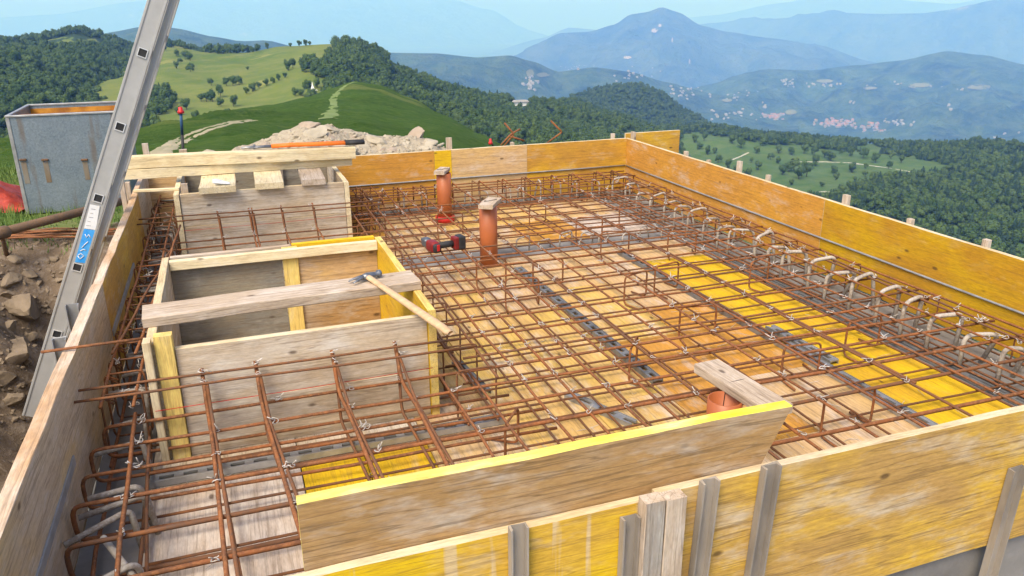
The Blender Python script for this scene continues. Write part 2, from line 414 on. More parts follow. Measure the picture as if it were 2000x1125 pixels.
# mountains, far to near
loft('mountain', [[(-200, 150, 21000), (2200, 150, 21000)],
                  [(-200, 40, 25000), (0, 34, 25000), (110, 28, 25000), (250, 4, 25000), (420, -16, 25000), (640, -26, 25000), (860, -8, 25000), (960, 20, 25000), (1030, 58, 25000), (1080, 72, 25000), (1180, 60, 25500), (1280, 40, 25500), (1400, 30, 25500), (1520, 6, 25000), (1640, -12, 25000), (1760, 0, 25000), (1860, 8, 25000), (1960, -12, 25000), (2200, -40, 25000)]],
     -1300, 2900, 180, 14, M['farwood2'], 320, .0006, .1, .3, .1, .1, 11, crest_amp=.05)
loft('mountain', [[(900, 170, 14000), (2300, 190, 12500)],
                  [(900, 120, 18000), (1060, 74, 18000), (1110, 54, 18000), (1200, 62, 17500), (1340, 50, 17000), (1400, 44, 16500), (1450, 40, 16000), (1530, 36, 15500), (1620, 24, 15000), (1700, 27, 14800), (1800, 26, 14500), (1870, 18, 14000), (1930, 2, 13800), (2000, -8, 13500), (2300, -60, 13500)]],
     900, 2300, 100, 16, M['farwood2'], 420, .0010, .12, .3, .1, .1, 23, crest_amp=.03)
loft('mountain', [[(930, 190, 7600), (1800, 190, 8200)],
                  [(930, 170, 9800), (1010, 112, 9800), (1040, 88, 9900), (1100, 64, 10000), (1150, 62, 10000), (1200, 48, 10000), (1232, 28, 10000), (1262, 24, 10000), (1292, 14, 10000), (1325, 24, 10000), (1370, 50, 10000), (1420, 62, 10200), (1500, 74, 10400), (1600, 88, 10600), (1700, 120, 10800), (1800, 150, 11000)]],
     930, 1800, 100, 22, M['farwood2'], 330, .0015, .2, .45, .15, .12, 31, crest_amp=.0)
loft('wooded_hill', [[(1240, 262, 4300), (2200, 330, 3300)], [(1240, 215, 5000), (1600, 205, 4900), (2200, 215, 4600)],
                     [(1240, 215, 5600), (1390, 164, 5700), (1460, 142, 5800), (1500, 135, 5900), (1590, 137, 5900), (1650, 130, 5900), (1760, 118, 5900), (1850, 100, 6000), (1925, 108, 6000), (2000, 126, 6000), (2200, 160, 6000)]],
     1240, 2200, 110, 36, M['farwood'], 120, .0026, .3, .3, .2, .1, 41, crest_amp=.02)
loft('wooded_hill', [[(640, 240, 3000), (1560, 270, 3600)], [(640, 110, 4000), (750, 103, 4000), (850, 104, 4000), (930, 112, 4000), (995, 108, 4000), (1040, 120, 4050), (1090, 140, 4200), (1160, 131, 4300), (1230, 140, 4400), (1300, 160, 4600), (1400, 185, 4900), (1560, 225, 5200)]],
     640, 1560, 100, 26, M['farwood'], 85, .0035, .3, .4, .2, .1, 53, crest_amp=.03)
loft('wooded_hill', [[(120, 150, 2600), (760, 160, 2600)], [(120, 90, 3500), (210, 64, 3500), (290, 50, 3500), (340, 54, 3500), (420, 72, 3500), (470, 80, 3500), (520, 78, 3500), (580, 92, 3500), (760, 130, 3500)]],
     -1000, 760, 100, 12, M['farwood'], 40, .004, .3, .4, .2, .1, 61, crest_amp=.08)
E_HILL = loft('wooded_hill', [[(1060, 330, 1100), (1560, 330, 1150)], [(1060, 215, 1500), (1135, 184, 1500), (1180, 168, 1500), (1212, 165, 1500), (1250, 166, 1520), (1285, 180, 1530), (1340, 214, 1550), (1400, 246, 1560), (1470, 272, 1580), (1560, 300, 1600)]],
     1060, 1560, 60, 24, M['floorwood'], 14, .008, .3, .5, .2, .2, 67)
# left forest ridge, pale meadow hill, forest shoulder, right-hand meadow
loft('forest_ridge', [[(-250, 320, 330), (100, 320, 330), (420, 330, 420)], [(-250, 150, 520), (0, 130, 560), (120, 125, 600), (260, 165, 640), (420, 230, 640)],
                      [(-250, 92, 980), (0, 84, 950), (60, 80, 950), (110, 70, 950), (150, 60, 960), (190, 68, 960), (225, 82, 980), (280, 98, 1000), (330, 92, 1000), (420, 104, 1000)]],
     -1000, 420, 120, 40, M['floorwood'], 10, .008, .25, .4, .2, .2, 71)
loft('meadow_hill', [[(150, 320, 300), (500, 320, 280), (760, 300, 300)], [(150, 190, 520), (300, 185, 500), (500, 180, 480), (620, 190, 420), (760, 215, 430)],
                     [(150, 140, 800), (210, 126, 800), (300, 92, 820), (330, 84, 830), (400, 101, 760), (480, 103, 740), (560, 92, 720), (640, 86, 700), (690, 84, 690), (760, 110, 700)]],
     150, 760, 80, 44, M['meadow'], 5, .012, .3, .4, .2, .2, 73)
loft('forest_shoulder', [[(600, 330, 260), (1000, 330, 330), (1500, 330, 420)], [(600, 200, 420), (760, 205, 430), (960, 250, 470), (1200, 270, 560), (1290, 290, 590), (1345, 350, 600)],
                         [(600, 112, 690), (655, 98, 690), (700, 106, 690), (760, 134, 680), (830, 158, 690), (900, 178, 720), (960, 196, 760), (1060, 200, 860), (1130, 204, 900), (1200, 230, 900), (1280, 255, 880), (1320, 268, 870), (1345, 300, 850)]],
     600, 1345, 90, 44, M['floorwood'], 9, .01, .3, .5, .2, .2, 79)
loft('green_slope', [[(1180, 560, 330), (1500, 600, 320), (2200, 820, 300)], [(1180, 350, 560), (1500, 375, 560), (1700, 385, 520), (1850, 440, 470), (2200, 560, 430)],
                     [(1180, 275, 800), (1350, 272, 800), (1500, 285, 800), (1700, 305, 780), (1850, 330, 740), (2200, 390, 640)],
                     [(1180, 262, 1000), (1330, 252, 1020), (1400, 252, 1020), (1460, 262, 1000), (1560, 268, 1000), (1700, 282, 1000), (1850, 282, 980), (1930, 276, 950), (2000, 288, 900), (2200, 330, 850)]],
     1180, 2200, 100, 60, M['meadow2'], 7, .01, .25, .4, .2, .2, 83)
loft('near_hill', [[(-400, 420, 10.5), (250, 405, 10.5), (1060, 385, 10.5)], [(-400, 330, 18), (250, 300, 17), (480, 290, 18), (700, 285, 22), (1060, 330, 22)],
                   [(-400, 300, 40), (180, 285, 34), (270, 262, 36), (330, 246, 42), (430, 226, 60), (560, 222, 80), (700, 215, 95), (850, 240, 90), (960, 285, 80), (1060, 330, 70)],
                   [(-400, 297, 60), (180, 282, 50), (270, 258, 50), (330, 240, 58), (430, 218, 90), (530, 204, 120), (600, 190, 140), (650, 172, 150), (690, 158, 155), (740, 164, 155), (800, 190, 150), (870, 226, 140), (940, 262, 125), (1000, 292, 110), (1060, 325, 100)]],
     -1400, 1060, 220, 70, M['grass'], .5, .12, .5, .7, .0, .2, 97, crest_amp=.4)

# near ground: site terrace with the excavation along the left wall
def ground_h(x, y):
    t = fbm(x * .8, y * .8, 3) * .10 + fbm(x * 2.6, y * 2.6, 9) * .05
    pit = smooth((8.15 + .35 * fbm(x * .9, 1.7) - y) / .9) * smooth((x + 2.35 + .35 * fbm(y * .7, 4.2)) / 1.1)
    depth = 1.0 * pit * (1 - .85 * smooth((5.6 - y) / 1.8)) + .55 * smooth((x + .98 + .05 * fbm(y * 3, 2)) / .14) * smooth((8 - y) / 2)
    out = smooth((x - 3.6) / 7) * 6.5 + smooth((-y - .5) / 5) * 2 + smooth((x - 4) / 40) * 20
    h = -.36 - .04 * max(0, y - 9) + t
    edge = smooth((x + 2.3) / .9) * smooth((8.0 - y) / 1.0)
    rough = smooth((8.2 - y) / .8) * smooth((-.75 - x) / .2)
    h += rough * (.10 * abs(fbm(x * 1.7, y * 1.7, 21)) + .09 * abs(fbm(x * 4.5, y * 4.5, 6)) + .085 * abs(fbm(x * 9, y * 9, 4)) + .05 * fbm(x * 17, y * 17, 4, 3) - .10)
    pit = max(pit, smooth((7.9 - y) / .6))
    return h + .22 * smooth((5.2 - y) / 1.5) * smooth((x + 3) / 1.5) - depth - out, max(pit, smooth((9.0 - y) / .5) * .75, smooth((x - .2) / 2.5) * smooth((11.5 - y) / 2))
xs = [-30, -20, -14, -10, -7.5, -6] + [-5 + .065 * k for k in range(70)] + [-.4, -.2, 0, .3, .7, 1.1, 1.5, 1.9, 2.2] + [2.6, 3.5, 4.4, 5.5, 7, 9, 12, 16, 22, 30, 40]
ys = [-12, -8, -5, -3, -1.5, -.5] + [.2 + .075 * k for k in range(124)] + [9.6, 9.8, 10, 10.2, 10.4, 10.6, 10.8, 11, 11.2] + [11.8, 12.5]
V = []; S = []
for y in ys:
    for x in xs:
        h, s = ground_h(x, y); V.append((x, y, h)); S.append(s)
n = len(xs); Fc = [(j * n + i, j * n + i + 1, (j + 1) * n + i + 1, (j + 1) * n + i) for j in range(len(ys) - 1) for i in range(n - 1)]
m = mesh('ground', V, Fc, [M['earth']], None, True)
at = m.attributes.new('soil', 'FLOAT', 'POINT'); at.data.foreach_set('value', S)
kind(obj('ground', m), 'structure')

# ---- haze: the air between here and the far mountains
hz = NB('valley_haze'); hz.t.nodes.remove(hz.b)
pv = hz.n('ShaderNodeVolumePrincipled'); pv.inputs['Color'].default_value = (.185, .40, 1.0, 1); pv.inputs['Absorption Color'].default_value = (.84, .97, 1, 1)
pv.inputs['Density'].default_value = 1.6e-4; pv.inputs['Anisotropy'].default_value = 0.0
hz.l(pv.outputs[0], hz.out.inputs['Volume'])
B = 28500; z0, z1 = -1010, 900
V = [(x, y, z) for z in (z0, z1) for y in (-B, B) for x in (-B, B)]
hzo = obj('haze', mesh('haze', V, [(0, 2, 3, 1), (4, 5, 7, 6), (0, 1, 5, 4), (2, 6, 7, 3), (0, 4, 6, 2), (1, 3, 7, 5)], [hz.m])); kind(hzo, 'stuff')

# ------------------------------------------------------------------ concrete and deck
def cbox(name, lo, hi, mat='concrete'):
    return kind(bevbox(name, lo, hi, mat, None, .004, 1), 'structure')
cbox('concrete_wall', (-.63, 1.60, -2.6), (-.43, 6.90, -.004))
cbox('concrete_wall', (3.17, 1.60, -2.6), (3.66, 6.90, -.004))
cbox('concrete_wall', (-.43, 6.74, -2.6), (3.17, 6.90, -.006))
cbox('concrete_wall', (-.43, 1.57, -2.6), (3.70, 1.76, -.008))
cbox('concrete_wall', (.82, 5.14, -2.6), (3.17, 5.44, -.005))
deck = cbox('deck', (-.43, 1.76, -.075), (3.17, 6.74, -.031), 'plank_dk')
def deckrow(x0, x1, cuts, mats):
    for (a, b), mt in zip(zip(cuts, cuts[1:]), mats):
        plank('deck_panel', ((x0 + x1) / 2, a + .0015, -.0135), ((x0 + x1) / 2, b - .0015, -.0135), x1 - x0 - .004, .027, mt, deck, (1, 0, 0), jit=.0006, bev=.0015)
deckrow(-.43, .12, [1.76, 2.86, 4.5, 5.14, 6.74], ['pinkw', 'greyw', 'greyw', 'greyw'])
deckrow(.12, .37, [1.76, 2.86, 5.14, 6.74], ['yellow', 'greyw', 'greyw'])
deckrow(.37, .63, [1.76, 2.86, 5.14, 6.74], ['yellow', 'greyw', 'greyw'])
deckrow(.63, 1.0, [1.76, 2.30, 3.3, 5.14], ['tan', 'tan', 'sand'])
deckrow(1.0, 1.40, [1.76, 2.62, 3.62, 4.55, 5.14], ['sand', 'sand', 'sand', 'tan'])
deckrow(1.40, 1.785, [1.76, 2.9, 4.1, 5.14], ['sand', 'sand', 'tan'])
deckrow(1.785, 2.22, [1.76, 2.35, 3.5, 4.4, 5.14], ['tan', 'orange', 'sand', 'tan'])
deckrow(2.22, 2.66, [1.76, 2.9, 3.9, 5.14], ['tan', 'orange', 'tan'])
deckrow(2.66, 3.168, [1.76, 3.1, 4.72, 5.14], ['yellow', 'yellow', 'tan'])
for x0, x1, mts in ((.63, 1.1, ['tan', 'orange']), (1.1, 1.6, ['tan', 'tan']), (1.6, 2.1, ['tan', 'sand']), (2.1, 2.6, ['orange', 'sand']), (2.6, 3.168, ['pinkw', 'tan'])):
    deckrow(x0, x1, [5.44, 6.05, 6.74], mts)

# ------------------------------------------------------------------ formwork walls
def channel(name, x, y, z0, z1, w=.055, d=.03, t=.004, parent=None, lean=(0, 0), face=-1, mat='steelgrey'):
    """steel U channel, open towards face"""
    prof = [(-w / 2, face * d), (-w / 2 + t, face * d), (-w / 2 + t, face * t), (w / 2 - t, face * t), (w / 2 - t, face * d), (w / 2, face * d), (w / 2, 0), (-w / 2, 0)]
    V = [(px + x, py + y, z0) for px, py in prof] + [(px + x + lean[0] * (z1 - z0), py + y + lean[1] * (z1 - z0), z1 + rnd(-.003, .003)) for px, py in prof]
    Fc = [(k, (k + 1) % 8, 8 + (k + 1) % 8, 8 + k) for k in range(8)] + [(8, 9, 10, 15), (10, 11, 14, 15), (11, 12, 13, 14)]
    c = Vector((x, y, (z0 + z1) / 2))
    o = obj(name, mesh(name, [Vector(v) - c for v in V], Fc, [M[mat]]), parent, c)
    bm = bmesh.new(); bm.from_mesh(o.data); bmesh.ops.recalc_face_normals(bm, faces=bm.faces[:]); bm.to_mesh(o.data); bm.free()
    if parent: rel(o, parent)
    return o
T = .027
bw = thing('formwork_wall', 'long amber formwork board wall at the back, pipes standing before it', 'formwork', None, (1.5, 6.92, 0))
for x0, x1, mt in ((-.66, .85, 'tan'), (.85, 1.73, 'orange'), (1.73, 1.89, 'yellow'), (1.89, 2.62, 'tan'), (2.62, 3.66, 'amber')):
    plank('board', (x0 + .001, 6.905 + T / 2, .25), (x1 - .001, 6.905 + T / 2, .25), .50, T, mt, bw, edge='edge_pale')
plank('board', (3.70, 7.02, .40), (ony(1326, 268, 7.02).x, 7.02, .40), .26, T, 'amber', bw, edge='edge_pale')
tube('level_strip', wavy((-.6, 6.896, .24), (3.645, 6.896, .24), .001, .6), .007, 'zinc', bw, 5)
for px, zt, wd in ((283, .70, .045), (876, .60, .05), (1195, .545, .035)):
    x = ony(px, 280, 6.98).x
    plank('stake', (x, 6.965, -.4), (x, 6.965, zt), wd, .03, 'plankgrey', bw, (1, 0, 0))
rw = thing('formwork_wall', 'yellow formwork board wall along the right edge, facing the valley', 'formwork', None, (3.68, 4.2, 0))
plank('board', (3.66 + T / 2, 4.112, .25), (3.66 + T / 2, 6.93, .25), .50, T, 'orange', rw, edge='edge_pale')
plank('board', (3.66 + T / 2, 1.566, .25), (3.66 + T / 2, 4.108, .25), .50, T, 'yellow_wall', rw, edge='edge_pale')
tube('level_strip', wavy((3.652, 1.55, .24), (3.652, 6.89, .24), .001, .6), .007, 'zinc', rw, 5)
for y, zt, wd in ((6.86, .565, .06), (5.90, .53, .035), (5.55, .515, .03), (5.13, .575, .04), (4.77, .535, .03), (3.97, .555, .045), (3.44, .525, .035), (2.93, .535, .035), (2.5, .53, .035)):
    plank('stake', (3.705, y, -.5), (3.705, y, zt), wd, .03, 'plankgrey', rw, (0, 1, 0))
lw = thing('formwork_wall', 'worn formwork board wall along the left edge above the trench', 'formwork', None, (-.65, 4, 0))
plank('board', (-.653, 1.10, .25), (-.653, 3.93, .25), .50, .046, 'leftw', lw, edge='edge_rust', jit=.003)
plank('board', (-.651, 3.934, .25), (-.651, 5.95, .25), .50, .042, 'amber', lw, edge='edge_rust', jit=.003)
plank('board', (-.655, 5.954, .25), (-.655, 7.05, .25), .50, .034, 'greyw', lw, edge='edge_rust', jit=.003)
plank('level_strip', (-.628, 1.2, .24), (-.628, 2.75, .24), .035, .006, 'zinc', lw, jit=.0003, bev=.001)
plank('level_strip', (-.628, 3.95, .24), (-.628, 5.1, .24), .03, .012, 'zinc', lw, jit=.0003, bev=.001)
channel('stake', -.708, 3.28, -.6, .50, .05, .03, .004, lw, (0, 0), -1, 'zinc'); channel('stake', -.708, 3.62, -.6, .52, .05, .03, .004, lw, (0, 0), -1, 'zinc')
plank('stake', (-.70, 5.80, -.5), (-.70, 5.80, .62), .05, .03, 'plankgrey', lw, (0, 1, 0)); plank('stake', (-.70, 6.1, -.5), (-.70, 6.1, .56), .05, .03, 'plankgrey', lw, (0, 1, 0))
tube('tie_rod', wavy(onz(80, 688, .508), onz(284, 660, .51), .002), .006, 'rust', lw, 6)
fw = thing('formwork_wall', 'stained yellow formwork board wall nearest the viewer, steel channels outside', 'formwork', None, (1.2, 1.55, 0))
plank('board', (.945, 1.5495, .252), (3.69, 1.5495, .252), .504, T, 'front', fw, edge='edge_pale', jit=.0018)
plank('board', (-.62, 1.5495, .245), (.941, 1.5495, .245), .490, T, 'yellow_drip', fw, edge='edge_pale', jit=.0028)
for x, zt, ln, wd in ((.555, .512, 0, .046), (.862, .462, 0, .048), (1.095, .52, .035, .050), (1.29, .522, .045, .052), (2.262, .30, .05, .06)):
    channel('channel_stake', x - ln * (zt + .75), 1.533, -.75, zt, wd, .024, .005, fw, (ln, 0), -1)
plank('stud', (.915, 1.512, -.7), (.918, 1.512, .512), .058, .042, 'plank_dk', fw, (1, 0, 0), edge='plankgrey')
plank('stud', (.978, 1.512, -.7), (.980, 1.512, .508), .060, .042, 'plankgrey', fw, (1, 0, 0))
up = plank('upstand_board', (.05, 1.586, .566), (1.325, 1.586, .566), .20, .036, 'greytan', None, edge='edge_y', jit=.002, skew=.10)
tag(up, 'grey weathered board on edge, its top painted bright yellow, along the front', 'board')
# ties at the slanting end of the upright board
# ------------------------------------------------------------------ box formworks for the openings
nb = thing('box_formwork', 'near open box of formwork boards with a plank laid across it', 'formwork box', None, (.18, 3.6, 0))
X0, X1, Y0, Y1 = -.39, .745, 3.07, 4.27
plank('side_panel', (X0 + .018, Y0, .25), (X0 + .018, Y1, .25), .50, .034, 'greyw', nb, edge='edge_pale')
plank('side_panel', (X1 - .018, Y0 - .02, .25), (X1 - .018, Y1, .25), .50, .034, 'yellow', nb, edge='spruce_y')
plank('front_panel', (-.285, Y0 + .015, .345), (X1 - .037, Y0 + .015, .345), .25, .03, 'greyw', nb, edge='edge_pale')
plank('front_panel', (-.285, Y0 + .015, .11), (X1 - .037, Y0 + .015, .11), .219, .03, 'greyw', nb, edge='edge_pale')
plank('post', (-.322, Y0 + .005, 0), (-.322, Y0 + .005, .535), .066, .045, 'spruce_y', nb, (1, 0, 0))
plank('post', (-.379, Y0 - .013, 0), (-.379, Y0 - .013, .525), .028, .06, 'edge_pale', nb, (1, 0, 0))
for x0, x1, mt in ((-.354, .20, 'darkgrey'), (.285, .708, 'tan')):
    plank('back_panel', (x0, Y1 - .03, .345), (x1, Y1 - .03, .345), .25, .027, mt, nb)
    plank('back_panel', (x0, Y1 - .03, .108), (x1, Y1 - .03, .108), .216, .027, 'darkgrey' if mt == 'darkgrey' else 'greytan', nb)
plank('post', (.243, Y1 - .04, 0), (.243, Y1 - .04, .50), .08, .04, 'spruce_y', nb, (1, 0, 0))
plank('batten', (-.352, Y1 - .068, .475), (.707, Y1 - .068, .475), .05, .035, 'spruce', nb)
plank('batten', (-.352, Y1 + .012, .475), (.25, Y1 + .012, .475), .05, .03, 'plankgrey', nb)
plank('batten', (.26, Y1 + .012, .480), (.707, Y1 + .012, .480), .05, .03, 'yellow', nb)
plank('batten', (.55, 3.66, .14), (.708, 3.66, .14), .05, .03, 'greytan', nb)
cp = plank('plank', (-.41, 3.34, .5225), (.74, 3.40, .5225), .17, .044, 'plankgrey', None, (0, 1, 0), jit=.003, bev=.004)
tag(cp, 'grey weathered plank laid across the near box, hammer on it', 'plank')
def chalk(root, x0, x1, y, z, mat='red'): tube('string_line', [(x0, y, z), ((x0 + x1) / 2, y - .001, z - .001), (x1, y, z + .003)], .0016, mat, root, 4)
chalk(nb, -.385, X1 - .03, Y0 - .05, .245)
fb = thing('box_formwork', 'far box of grey cement-stained boards under the pale beams', 'formwork box', None, (.2, 6.3, 0))
plank('front_panel', (-.355, 5.845, .385), (.768, 5.845, .385), .23, .03, 'greyw', fb, edge='edge_pale')
plank('front_panel', (-.355, 5.845, .134), (.768, 5.845, .134), .268, .03, 'greyw', fb, edge='edge_pale')
plank('side_panel', (.788, 5.82, .25), (.788, 6.88, .25), .50, .034, 'greyw', fb, edge='spruce')
plank('side_panel', (-.378, 5.82, .25), (-.378, 6.88, .25), .50, .034, 'greyw', fb, edge='spruce')
plank('post', (-.322, 5.875, 0), (-.322, 5.875, .565), .045, .03, 'plankgrey', fb, (1, 0, 0))
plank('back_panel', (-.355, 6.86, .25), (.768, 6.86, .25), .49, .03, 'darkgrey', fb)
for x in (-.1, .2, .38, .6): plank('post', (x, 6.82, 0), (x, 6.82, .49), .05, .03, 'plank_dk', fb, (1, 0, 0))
chalk(fb, -.36, .79, 5.815, .245)
for (x0, x1, yf, lab, mt) in ((-.225, .015, 5.77, 'short pale board on the far box, crumpled plastic bag on it', 'spruce'), (.145, .34, 5.78, 'middle of three short boards jutting over the far box front', 'spruce'), (.468, .635, 5.80, 'short grey round-ended board jutting over the far box, nearest the pipes', 'plankgrey')):
    o = plank('short_board', ((x0 + x1) / 2, yf, .523), ((x0 + x1) / 2 + .02, 6.45, .523), x1 - x0, .042, mt, None, (1, 0, 0), jit=.003)
    tag(o, lab, 'board', None)
b1 = plank('timber_beam', (-.74, 6.29, .585), (.90, 6.28, .578), .07, .09, 'spruce', None, (0, 0, 1), jit=.002)
tag(b1, 'pale new timber beam, lower of the two across the far box', 'beam')
b2 = plank('timber_beam', (-.76, 6.31, .668), (.925, 6.22, .650), .085, .10, 'spruce', None, (0, 0, 1), jit=.002)
tag(b2, 'pale new timber beam, upper of the two, bolt cutter on it', 'beam')
b3 = plank('timber_batten', (-.66, 6.02, .512), (-.36, 5.97, .512), .018, .03, 'spruce', None, (0, 0, 1))
tag(b3, 'thin pale batten between the left wall and the far box', 'batten')

# ------------------------------------------------------------------ reinforcement
R0 = .0062
def bar(P, parent, mat='rust', r=R0, sides=6): return tube('rebar', P, r, mat, parent, sides)
XL = [1.66, 1.85, 2.05, 2.26, 2.48, 2.66, 2.84, 3.01, 3.17, 3.39, 3.60, 3.79, 4.00, 4.22, 4.42, 4.62, 4.82, 5.02, 5.25, 5.47, 5.66, 5.86, 6.08, 6.33, 6.51, 6.70]
YL = [1.06, 1.205, 1.36, 1.50, 1.68, 1.86, 2.11, 2.325, 2.57, 2.825, 3.05, 3.27, 3.46]
um = thing('rebar_mat', 'rusty upper rebar mat tied with wire above the yellow deck', 'rebar mat', None, (2.2, 4, .2))
lm = thing('rebar_mat', 'rusty lower rebar mat close to the deck boards', 'rebar mat', None, (2.2, 4, .03))
def hook(P, x, y, z, dz): return fillet([(x, y, z - dz)] + P, .045, 4)
for y in XL:
    mt = random.choice(['rust', 'rust', 'rust2']); dy = rnd(-.02, .02)
    if y < 3.05:
        # hairpin: upper and lower leg joined by a bend at the left wall
        xe = -.60 + rnd(-.02, .03); yl = y + .012
        up_ = wavy((xe + .06, yl, .21), (rnd(3.42, 3.56), y + dy, .199), .004, .35)
        lo_ = wavy((xe + .06, yl + .015, .07), (rnd(.9, 1.2), y + dy + .02, .045), .004, .35)
        bend = fillet([up_[0], (xe, yl, .208), (xe, yl + .012, .075), lo_[0]], .05, 4)
        bar(lo_[::-1] + bend[1:-1][::-1] + up_, um, mt, .0082 if y < 2.55 else .0070)
    elif 4.35 < y < 5.8:
        bar(wavy((rnd(-.6, -.5), y, .205), (rnd(3.44, 3.58), y + dy, .199), .004, .35), um, mt)
    else:
        e = Vector((rnd(3.46, 3.58), y + dy, .199))
        bar(wavy(tuple(e), (rnd(.84, .9), y, .199), .004, .35), um, mt)
    yy = y + rnd(.02, .085)
    if y < 3.05: bar(wavy((rnd(-.55, -.4), yy + .05, .04), (rnd(3.4, 3.55), yy + .05, .034), .004, .4), lm, 'rust2', .0055, 5)
    else: bar(wavy((rnd(.8, .95), yy, .034), (rnd(3.45, 3.6), yy, .034), .004, .4), lm, 'rust2', .0055, 5)
for x in YL:
    dx = rnd(-.02, .02); mt = random.choice(['rust', 'rust2'])
    bar(fillet([(x + dx, 6.80, .08), (x + dx, 6.80, .225)] + wavy((x + dx, 6.6, .214), (x, 1.62, .211), .004, .35), .03, 3), um, mt)
    if random.random() < .3: bar(wavy((x + dx + .022, rnd(4.2, 6.4), .212), (x + .02, rnd(1.7, 3.2), .211), .004, .35), um, 'rust2')
    xx = x + rnd(.03, .10)
    bar(wavy((xx, 6.80, .046), (xx + rnd(-.02, .02), 1.66, .046), .004, .4), lm, 'rust2', .0055, 5)
# bars in front of the near box: two raised cross bars and bent bars coming down to the mat
fm = thing('bent_bar_row', 'row of rusty bent bars rising against the near box front', 'rebar', None, (.2, 2.9, .2))
def cross(y, z, xl, xr, root): bar(wavy((xl, y, z), (xr, y - .03, z), .003, .3), root, 'rust2', .0055)
cross(3.03, .372, -.71, .84, fm); cross(2.935, .372, -.69, .88, fm)
for (xa, xb) in ((-.20, -.13), (0.0, .10), (.30, .36), (.56, .58)):
    bar(fillet([(xa, 3.045, .385), (xa + .005, 2.96, .235), (xa + .02, 2.75, .222), (xb, 1.64, .218)], .05, 3), fm, 'rust', .0080)
    bar(fillet([(xa + .012, 3.03, .33), (xa + .028, 2.8, .218), (xb + .035, 1.66, .215)], .05, 3), fm, 'rust2', .0068)
    bar(fillet([(xa + .008, 3.035, .30), (xa + .012, 3.03, .06), (xb + .05, 1.66, .045)], .04, 3), fm, 'rust2', .0066)
for x in (.74, .87): bar(wavy((x, 3.0, .21), (x + .02, 1.64, .21), .004), fm, 'rust')
fm2 = thing('bent_bar_row', 'row of rusty bent bars between the two boxes, against the far one', 'rebar', None, (.2, 5.7, .2))
cross(5.74, .37, -.70, 1.02, fm2); cross(5.60, .37, -.74, 1.0, fm2)
for px in (425, 487, 493, 550, 612):
    xa = ony(px, 420, 5.74).x
    bar(fillet([(xa, 5.75, .385), (xa + .01, 5.70, .225), (xa + .04, 4.36, .218)], .05, 3), fm2, 'rust', .006)
    bar(fillet([(xa + .01, 5.74, .35), (xa + .025, 5.72, .06), (xa + .06, 4.36, .05)], .04, 3), fm2, 'rust2', .0055)
for y in (4.45, 4.66, 4.86, 5.06, 5.3, 5.5): bar(wavy((-.55, y, .05), (.9, y, .05), .004), fm2, 'rust2', .0055)

def stirrup_data(a0, a1, z0, z1, tail=.05):
    P = fillet([(a0 + tail, z1 - .03, 0), (a0, z1, 0), (a1, z1, 0), (a1, z0, 0), (a0, z0, 0), (a0, z1, 0), (a0 + tail * .9, z1 - .045, 0)], .022, 2)
    return P
def cage(name, label, axis, spans, rect, n, long_bars, along, r=.0045):
    """axis 'y': stirrups lie in the XZ plane and march along Y"""
    a0, a1, z0, z1 = rect; s0, s1 = spans
    root = thing(name, label, 'rebar cage', None, ((a0 + a1) / 2, (s0 + s1) / 2, 0) if axis == 'y' else ((s0 + s1) / 2, (a0 + a1) / 2, 0))
    for k in range(n):
        s = s0 + (s1 - s0) * k / (n - 1) + rnd(-.02, .02); tl = rnd(-.02, .02)
        P = stirrup_data(a0 + rnd(-.012, .012), a1 + rnd(-.012, .012), z0, z1 + rnd(-.012, .012))
        Q = [((p.x, s + p.y * tl, p.y) if axis == 'y' else (s + p.y * tl, p.x, p.y)) for p in P]
        tube('stirrup', Q, r, random.choice(['rust', 'rust2', 'rust2']), root, 5)
    for (a, z) in long_bars:
        p, q = ((a, s0 - along, z), (a + .01, s1 + along, z)) if axis == 'y' else ((s0 - along, a, z), (s1 + along, a + .01, z))
        bar(wavy(p, q, .004, .3), root, random.choice(['rust', 'rust2']), .0065)
    return root
cage('rebar_cage', 'rusty stirrup cage in the narrow gap along the left wall', 'y', (3.1, 6.7), (-.585, -.425, .03, .30), 22, ((-.565, .305), (-.455, .29), (-.57, .05), (-.45, .05)), .1)
cage('rebar_cage', 'rusty stirrup cage beside the right side of the boxes', 'y', (2.95, 6.65), (.80, .97, .02, .25), 15, ((.82, .24), (.95, .24), (.82, .04), (.95, .04)), .1)
cage('rebar_cage', 'rusty stirrup cage along the foot of the yellow right wall', 'y', (1.9, 6.6), (3.48, 3.60, .03, .19), 9, ((3.40, .215), (3.58, .19), (3.24, .035), (3.29, .03)), .15)
cage('rebar_cage', 'rusty stirrup cage along the foot of the back wall', 'x', (1.08, 3.5), (6.58, 6.82, .03, .215), 11, ((6.58, .20), (6.81, .20), (6.58, .04), (6.81, .04)), .1)
cage('rebar_cage', 'rusty bars crowded beside the far box corner', 'x', (.90, 1.12), (6.15, 6.75, .02, .26), 4, ((6.2, .25), (6.4, .25), (6.7, .25), (6.4, .12)), .06)
